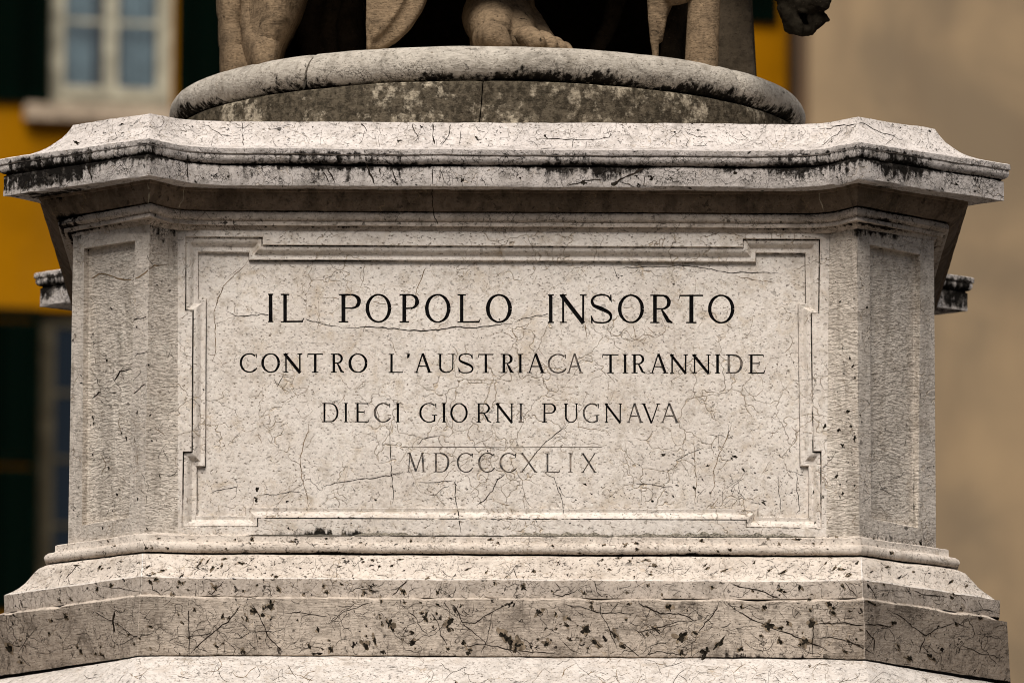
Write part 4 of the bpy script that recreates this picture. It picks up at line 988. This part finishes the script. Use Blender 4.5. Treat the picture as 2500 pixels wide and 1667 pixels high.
traced = [  # (points, width px, material)
 (H2((365, 1085), (370, 1215), (400, 1300)), 2.6, 'crack'), ([(451, 458), (448, 480), (434, 512)], 4.5, 'pale_mortar'), ([(1999, 466), (2003, 486), (2011, 514)], 4.5, 'pale_mortar'), ([(362, 448), (366, 470), (360, 500)], 5, 'pale_mortar'),
 ([(436, 518), (434, 545), (430, 556)], 3.5, 'pale_mortar'), ([(461, 1466), (460, 1520), (462, 1600)], 3.0, 'crack'), ([(1983, 1470), (1985, 1530), (1983, 1606)], 3.0, 'crack'),
 (A_((430, 605), (480, 640), (560, 640), (650, 628), (750, 635), (830, 645), (900, 670), (960, 668), (1040, 685), (1130, 705), (1220, 720)), 2.6, 'crack'),
 (A_((1220, 720), (1450, 715), (1620, 735), (1710, 740), (1880, 735), (1940, 715), (2150, 717), (2250, 700), (2352, 690)), 3.4, 'crack'),
 (B_((150, 690), (210, 660), (300, 640), (400, 630), (560, 625)), 2.2, 'crack'),
 (A_((570, 265), (540, 310), (480, 360), (430, 410), (400, 450), (360, 550), (340, 600), (345, 700), (345, 880), (330, 950)), 2.6, 'crack_brown'),
 (B_((850, 322), (950, 312), (1060, 305), (1150, 308), (1210, 305), (1260, 295), (1350, 305), (1450, 320), (1530, 335), (1600, 348), (1700, 345), (1800, 348), (1960, 350)), 2.4, 'crack'),
 (B_((1640, 365), (1750, 390), (1830, 405), (1920, 412)), 1.5, 'crack_brown'),
 (C_((1060, 798), (1180, 768), (1310, 748), (1450, 730), (1600, 705), (1630, 705)), 2.6, 'crack'),
 (C_((310, 835), (380, 818), (440, 808), (500, 800)), 2.0, 'crack'),
 (C_((650, 848), (760, 845), (860, 832), (930, 832)), 2.4, 'crack'),
 (C_((990, 955), (965, 870), (945, 780), (925, 700), (920, 600), (945, 500), (975, 420), (990, 340)), 2.2, 'crack_brown'),
 (C_((1520, 400), (1530, 560), (1540, 700), (1550, 860), (1545, 920)), 2.4, 'crack'),
 (C_((1965, 750), (1970, 850), (1985, 930), (1995, 1030), (2005, 1105)), 3.0, 'crack'),
 (C_((2320, 695), (2260, 750), (2220, 820), (2160, 890), (2110, 920)), 3.2, 'crack'),
 (C_((1720, 765), (1800, 770), (1880, 760), (1960, 755)), 2.0, 'crack'),
 (C_((740, 60), (765, 120), (810, 40)), 2.4, 'crack'),
 (C_((1710, 515), (1750, 478), (1810, 465), (1860, 455)), 2.2, 'crack'),
 (D_((455, 320), (430, 360), (380, 405), (330, 440), (290, 480), (240, 530), (190, 590)), 2.2, 'crack'),
 (D_((1455, 335), (1430, 400), (1400, 470), (1370, 530), (1350, 600), (1345, 700), (1320, 780)), 2.4, 'crack_brown'),
 (D_((1225, 430), (1228, 560), (1235, 680), (1225, 820)), 2.0, 'crack_brown'),
 (D_((290, 615), (380, 655), (400, 720), (430, 800), (435, 900)), 2.0, 'crack'),
 (D_((1725, 640), (1740, 760), (1750, 870)), 2.0, 'crack'),
 (D_((1850, 600), (1845, 720), (1860, 850), (1840, 880)), 2.0, 'crack'),
 (D_((870, 690), (950, 695), (1040, 712), (1090, 705)), 1.8, 'crack'),
 (D_((1100, 560), (1180, 515), (1290, 475)), 1.6, 'crack'),
 (B_((625, 620), (635, 720), (645, 800)), 2.0, 'crack_brown'), (B_((950, 690), (985, 810)), 1.8, 'crack_brown'), (B_((820, 300), (850, 390)), 1.8, 'crack'),
 (A_((1770, 310), (1740, 380), (1720, 430), (1700, 500)), 2.6, 'crack_brown'), (A_((1035, 510), (1180, 520), (1350, 540), (1600, 570)), 1.6, 'crack_brown'),
 (P_((550, 640), (640, 580), (700, 560), (760, 530), (830, 535), (900, 560), (980, 575), (1040, 565), (1130, 510), (1180, 465), (1270, 460)), 4.0, 'crack_brown'),
 (P_((940, 900), (1000, 895), (1050, 870), (1140, 855)), 3.0, 'crack'), (P_((1030, 1165), (1060, 1140), (1130, 1125)), 3.2, 'crack'), (P_((1000, 1470), (1060, 1410), (1110, 1370), (1130, 1370)), 2.6, 'crack'),
 (P_((1130, 370), (1150, 430), (1180, 465)), 2.4, 'crack'), (P_((880, 1350), (920, 1280), (1000, 1250)), 5, 'crack'), (P_((700, 1480), (780, 1430)), 4, 'crack'),
 (Q_((0, 985), (100, 900), (290, 830)), 2.4, 'crack'), (Q_((1500, 845), (1620, 870), (1760, 905), (1950, 905)), 3.2, 'crack'), (Q_((1980, 845), (2120, 905), (2240, 905), (2352, 950)), 3.6, 'crack'),
 (Q_((830, 1130), (960, 1100), (1080, 1115), (1200, 1145), (1380, 1155), (1480, 1170)), 3.0, 'crack'), (Q_((1750, 820), (1740, 900), (1790, 1000), (1850, 1140)), 2.6, 'crack'),
 (Q_((1950, 1000), (1990, 1025), (2130, 990), (2240, 960), (2352, 950)), 2.6, 'crack'), (Q_((1850, 1070), (1960, 1160), (2010, 1185), (2100, 1150), (2300, 1170)), 2.4, 'crack'),
 (Q_((510, 890), (560, 930), (600, 1010), (640, 1040)), 2.6, 'crack'), (Q_((660, 900), (700, 960), (725, 1040), (760, 1120)), 3.0, 'crack'), (Q_((1050, 880), (1030, 1000), (1010, 1100), (980, 1170)), 2.2, 'crack'),
 (Q_((850, 970), (900, 1000), (950, 1040), (1010, 1100)), 2.2, 'crack'), (Q_((780, 830), (830, 900), (860, 960), (940, 970), (1040, 900), (1180, 830)), 3.0, 'crack'),
 (Q_((510, 690), (460, 740), (410, 795)), 3.6, 'crack'), (Q_((820, 730), (800, 800)), 2, 'crack'), (Q_((1700, 700), (1720, 770), (1760, 800)), 2.2, 'crack'), (Q_((1440, 700), (1490, 750), (1430, 780), (1500, 800), (1600, 750)), 2.6, 'crack'),
 (R8((240, 800), (330, 835), (440, 850), (560, 900), (640, 925)), 3.6, 'crack'), (R8((240, 960), (340, 1030), (440, 1080), (530, 1120), (620, 1150), (720, 1190), (800, 1220), (860, 1250), (960, 1290)), 3.0, 'crack'),
 (R8((830, 1110), (880, 1095), (1000, 1085), (1200, 1105), (1320, 1100), (1400, 1125)), 3.6, 'crack'), (R8((840, 1195), (960, 1190), (1100, 1220), (1200, 1265), (1280, 1310)), 3.0, 'crack'),
 (R8((1215, 1130), (1270, 1200), (1275, 1300)), 3.6, 'crack'), (R8((1070, 790), (1100, 850), (1160, 900)), 2.6, 'crack'), (R8((1225, 800), (1270, 870), (1300, 920)), 3.0, 'crack'),
 (R8((1380, 1000), (1480, 1050), (1550, 1110), (1640, 1180), (1720, 1130), (1850, 1090)), 3.4, 'crack'), (R8((1640, 1180), (1600, 1300)), 2.6, 'crack'), (R8((160, 960), (110, 1040), (60, 1090), (0, 1180)), 2.8, 'crack'),
 (R8((1550, 850), (1620, 880), (1800, 900)), 2.6, 'crack'), (R8((1980, 1000), (2080, 995), (2150, 1010)), 2.2, 'crack'), (R8((1900, 1250), (2050, 1310), (2200, 1340)), 2.6, 'crack'),
 (R6((1350, 1320), (1450, 1220), (1560, 1130), (1640, 1070), (1730, 960)), 3.6, 'crack'), (R6((1340, 1185), (1440, 1180), (1520, 1160)), 2.6, 'crack'), (R6((1800, 940), (1870, 1050), (1920, 1180), (2040, 1300)), 3.2, 'crack'),
 (R6((680, 1010), (720, 1035), (820, 1070)), 2.2, 'crack'), (R6((830, 1090), (900, 1130), (960, 1180), (1080, 1175)), 2.2, 'crack'), (R6((550, 1170), (640, 1155)), 2.0, 'crack'),
 (R6((2040, 1020), (2150, 1010), (2352, 1040)), 2.4, 'crack'), (R6((270, 1110), (180, 1220), (130, 1300)), 2.2, 'crack'), (R6((1080, 780), (1100, 850), (1160, 890)), 3, 'crack'), (R6((820, 1000), (810, 1070), (820, 1160)), 6, 'crack'),
 (R6((730, 820), (850, 840), (1000, 860)), 2.0, 'crack'), (R6((1500, 900), (1580, 820), (1610, 785)), 2.6, 'crack'), (R6((590, 620), (520, 720), (470, 770)), 2.2, 'crack'),
 (H1((500, 830), (515, 900), (510, 960), (530, 1050)), 4.0, 'crack'), (H1((210, 880), (260, 960), (270, 1040)), 3, 'crack'), (H1((1075, 870), (1080, 1000), (1080, 1040)), 3.4, 'crack'), (H1((1390, 700), (1400, 900)), 2.4, 'crack'),
 (H1((2070, 700), (2110, 760)), 3, 'crack'), (H1((1850, 980), (1890, 1050)), 4, 'crack'), (H1((1880, 960), (1920, 1050)), 4, 'crack'), (H1((2090, 860), (2110, 960), (2150, 1060)), 6, 'crack'), (H1((2160, 900), (2190, 1000)), 5, 'crack'), (H1((2240, 950), (2280, 1060)), 3, 'crack'),
 (H2((250, 710), (290, 810)), 3, 'crack'), (H2((365, 710), (380, 830)), 4, 'crack'), (H2((475, 710), (460, 780), (420, 840)), 2.2, 'crack'), (H2((530, 750), (525, 840)), 2.0, 'crack'), (H2((365, 880), (367, 1060)), 3, 'crack'), (H2((390, 900), (440, 1050)), 2.4, 'crack'),
 (H2((980, 800), (1100, 800), (1250, 805), (1380, 795), (1395, 740)), 2.2, 'crack'), (H2((1390, 1060), (1480, 1020), (1590, 960)), 6, 'crack'), (H2((1140, 1070), (1230, 1040), (1340, 1030)), 3, 'crack'), (H2((1440, 1050), (1500, 1060), (1530, 1075)), 3, 'crack'),
 (cr(4.704, 2000, 250, ((0, 300), (140, 300), (210, 262), (330, 272), (450, 235), (540, 250), (620, 310), (700, 350), (850, 385), (960, 440))), 2.4, 'crack'), (cr(4.704, 2000, 250, ((20, 500), (200, 370), (290, 300))), 1.6, 'crack'),
 (cr(4.704, 2000, 250, ((1550, 600), (1570, 680), (1600, 700))), 4, 'crack'),
]
for pts, w_, m_ in traced:
    vs, fs = [], []; ribbon(pts, w_*.85, vs, fs, wob=1.1, gaps=False)
    run = []
    for f in fs+[None]:      # every unbroken run is a crack of its own
        if run and (f is None or f[0] != run[-1][3]):
            lo_ = run[0][0]; hi_ = run[-1][2]
            if len(run) > 2: mesh('crack', vs[lo_:hi_+1], [tuple(q-lo_ for q in g) for g in run], M[m_], ped)
            run = []
        if f: run.append(f)
rnd = random.uniform
def field_cracks(name, rects, mat):
    vs, fs = [], []
    for (x0_, y0_, x1_, y1_, n, L0, L1, w0, w1, dirs, shear) in rects:
        for _ in range(int(n*.7)):
            u, v = rnd(x0_, x1_), rnd(y0_, y1_)
            if shear: v += shear(u)
            L = L0+(L1-L0)*1.5*random.random()**2.2; a = random.choice(dirs)+rnd(-.35, .35); pts = [(u, v)]
            for i in range(int(L/9)+1):
                a += rnd(-.75, .75); u += math.cos(a)*9; v += math.sin(a)*9; pts.append((u, v))
            cl = (x0_-20, y0_+(shear(u) if shear else 0)-3, x1_+20, y1_+(shear(u) if shear else 0)+3)
            ribbon(pts, rnd(w0, w1)*.62, vs, fs, jagf=1.0, step=5, clip=cl)
            if random.random() < .35 and len(pts) > 3:
                p = random.choice(pts[1:-1]); b = a+rnd(.6, 1.4)*random.choice((-1, 1)); br = [p]
                for i in range(int(L/22)+1): b += rnd(-.4, .4); p = (p[0]+math.cos(b)*9, p[1]+math.sin(b)*9); br.append(p)
                ribbon(br, rnd(w0, w1)*.8, vs, fs, jagf=.7, step=5, clip=cl)
    o = mesh(name, vs, fs, M[mat], ped); o['kind'] = 'stuff'
def sh_top(u):   # how far the splayed corners drop in the picture
    if u < 365: return (365-u)*.14-24
    if u < 480: return -24+(u-365)*.2
    if u > 2097: return (u-2097)*.15-20
    if u > 1985: return -20*(u-1985)/112
    return 0
def sh_bot(u):
    if u < 345: return (345-u)*.135-10
    if u < 450: return -10*(450-u)/105
    if u > 2103: return (u-2103)*.145-8
    if u > 1990: return -8*(u-1990)/113
    return 0
V_, Hh, DG = [1.57, 1.5], [0, 3.1], [.9, 2.2, 1.57]
field_cracks('hairline_cracks', [
 (140, 302, 2330, 364, 150, 15, 60, 1.0, 2.2, [1.5, 1.9, 1.2, .3], sh_top),
 (10, 409, 2440, 457, 170, 12, 46, 1.0, 2.4, [1.5, 1.2, .4, 2.5], sh_top),
 (70, 1358, 2400, 1415, 260, 12, 50, .9, 1.9, [.4, 1.9, 2.6], sh_bot),
 (10, 1418, 2430, 1458, 190, 15, 60, 1.0, 2.2, DG, sh_bot),
 (0, 1464, 2450, 1600, 380, 25, 110, 1.0, 2.2, [.9, 2.2, 1.6, .2, 2.8], sh_bot),
 (60, 1608, 2450, 1667, 90, 30, 110, 1.0, 2.2, [.3, 1.4, 2.7], sh_bot),
 (490, 1130, 1960, 1232, 50, 15, 60, .9, 1.8, [1.5, .3, 1.7], None),
 (1650, 950, 1950, 1240, 28, 12, 50, .9, 1.9, [1.5, .3, 1.7], None),
 (1980, 950, 2270, 1270, 30, 15, 50, 1.0, 2.2, [1.6, 1.4], None), (170, 800, 420, 1270, 45, 15, 60, 1.0, 2.2, [1.5, .5, 2.2], None),
 (110, 1312, 2300, 1350, 70, 8, 25, 1, 2, V_, sh_bot)], 'crack')
field_cracks('brown_veins', [
 (490, 640, 1950, 1232, 190, 10, 60, .8, 1.7, [1.5, 1.6, 1.7, .2, 1.4], None), (500, 640, 1940, 1230, 26, 120, 260, .9, 1.6, [1.5, 1.62], None), (600, 1240, 1900, 1300, 40, 12, 40, 1, 1.8, [1.5, .4], None),
 (1870, 700, 2100, 1290, 50, 12, 50, 1, 2.2, [1.5, .3], None), (640, 565, 1800, 600, 30, 12, 40, 1, 1.6, [1.2, .2], None),
 (60, 1608, 2450, 1667, 60, 30, 90, 1.2, 2.6, [.3, .1, 2.9], sh_bot), (170, 600, 440, 1280, 60, 12, 50, 1, 2, [.3, 1.4], None)], 'crack_brown')
def field_pits(name, rects, mat, extra=()):
    vs, fs = [], []
    for (x0_, y0_, x1_, y1_, n, r0, r1, el, ang0, shear) in rects:
        cl = [(rnd(x0_, x1_), rnd(y0_, y1_)) for _ in range(max(3, n//9))]
        for i in range(n):
            if random.random() < .65: c = random.choice(cl); u, v = c[0]+random.gauss(0, 26), c[1]+random.gauss(0, 13)
            else: u, v = rnd(x0_, x1_), rnd(y0_, y1_)
            if not (x0_ < u < x1_ and y0_ < v < y1_): continue
            if shear: v += shear(u)
            pit(u, v, .8*r0+(r1-r0)*random.random()**6, vs, fs, rnd(1, el), ang0+rnd(-.7, .7))
    for e in extra: pit(*e[:3], vs, fs, e[3] if len(e) > 3 else 1.2, e[4] if len(e) > 4 else rnd(0, 3))
    o = mesh(name, vs, fs, M[mat], ped); o['kind'] = 'stuff'
big = [(x, y, r) for x, y, r in
       [(1260, 1577, 13), (951, 1521, 9), (1664, 1552, 13), (1427, 1540, 11), (1045, 1592, 10), (892, 1575, 8), (1097, 1517, 9), (1313, 1494, 9), (808, 1586, 7), (938, 1592, 7), (1144, 1594, 7), (1634, 1483, 9), (1334, 1571, 9), (1278, 1433, 7),
        (1725, 1592, 15), (1877, 1527, 11), (1965, 1567, 10), (1981, 1517, 11), (2023, 1476, 8), (1809, 1584, 7), (2181, 1519, 6), (1924, 1519, 7), (2220, 1606, 8), (1945, 1602, 6), (1867, 1483, 6),
        (422, 1453, 6), (660, 1476, 10), (620, 1493, 9), (20, 1580, 11), (367, 1419, 6), (592, 1589, 7), (680, 1440, 6), (1427, 446, 10), (1500, 450, 8), (1593, 434, 7), (1559, 452, 6), (1129, 440, 7), (626, 1218, 8), (628, 1196, 5), (640, 370/1.0, 0.1)]]
big += [(1232, 1552, 9, 1.6, 1.0), (1245, 1562, 9, 1.6, 1.0), (1755, 1570, 8, 2.4, -.9), (748, 1597, 6, 3.0, 0), (775, 1595, 6, 3.0, 0), (1095, 1522, 6, 2.4, -1.0), (1010, 1565, 6, 2.2, -.6), (1600, 1535, 5, 3, .6), (1500, 1548, 6, 2.5, .8), (1455, 1570, 6, 2.6, .6), (590, 299, 6, 2.4, .4)]
field_pits('dark_pits', [
 (0, 1464, 2450, 1598, 700, 1.0, 6, 2.2, .8, sh_bot), (10, 1418, 2430, 1456, 240, 1.2, 6, 1.8, .8, sh_bot), (70, 1360, 2400, 1412, 620, 1.0, 3.6, 3.6, 2.8, sh_bot), (110, 1312, 2300, 1350, 260, 1.0, 5, 2.0, .2, sh_bot),
 (140, 305, 2330, 362, 150, 1.0, 4, 3.0, .2, sh_top), (10, 412, 2440, 455, 190, 1.0, 5, 2.2, .7, sh_top), (490, 640, 1950, 1232, 230, .8, 2.4, 2.2, .5, None), (1560, 1090, 1950, 1232, 240, 1.0, 3.6, 2.8, .4, None),
 (560, 1170, 1500, 1232, 80, 1.0, 3.4, 2.5, .4, None), (1985, 1000, 2110, 1290, 140, 1.2, 5, 2.0, 1.5, None), (170, 1000, 420, 1290, 170, 1.0, 4.2, 2.8, 1.8, None), (170, 640, 420, 1000, 70, 1.0, 4, 2.5, .3, None),
 (600, 1240, 1900, 1300, 90, 1, 3.4, 1.6, .3, None), (60, 1610, 2450, 1667, 60, 1, 2.6, 1.6, .3, sh_bot), (1960, 680, 2130, 1000, 60, 1, 3.5, 2, 1.5, None)], 'pit', extra=[e for e in big if e[2] > 1])
o = mesh('pit_stains', HV, HF, M['halo'], ped); o['kind'] = 'stuff'
# grey mortar fillets along the foot of the die
def mort(rects):
    vs, fs = [], []
    for x0_, x1_, hgt in rects:
        n = int((x1_-x0_)/6)
        prev = None
        for i in range(n+1):
            u = lerp(x0_, x1_, i/n); hh = hgt*(.35+1.1*abs(noise.noise(Vector((u*.03, 4, 0))))+.25*random.random())*min(1, 5*i/n+.2)*min(1, 5*(1-i/n)+.2)
            base = 1309.5+(u-1250)*.004
            a = hit(u, base-hh); b = hit(u, base-.6)
            if a and b and abs(a[1]-b[1]) < .02:
                vs += [a[0]+Vector((0, -.0008, 0)), b[0]+Vector((0, -.004, 0))]
                if prev: fs.append((len(vs)-4, len(vs)-3, len(vs)-1, len(vs)-2))
                prev = True
            else: prev = None
    mesh('mortar_fillet', vs, fs, M['mortar'], ped)
mort([(865, 1010, 13), (1235, 1500, 14), (1480, 1990, 13), (600, 860, 4), (1000, 1240, 5)])

# ------------------------------------------------------------------ finish: mesh-parented parts keep their world place
bpy.context.view_layer.update()
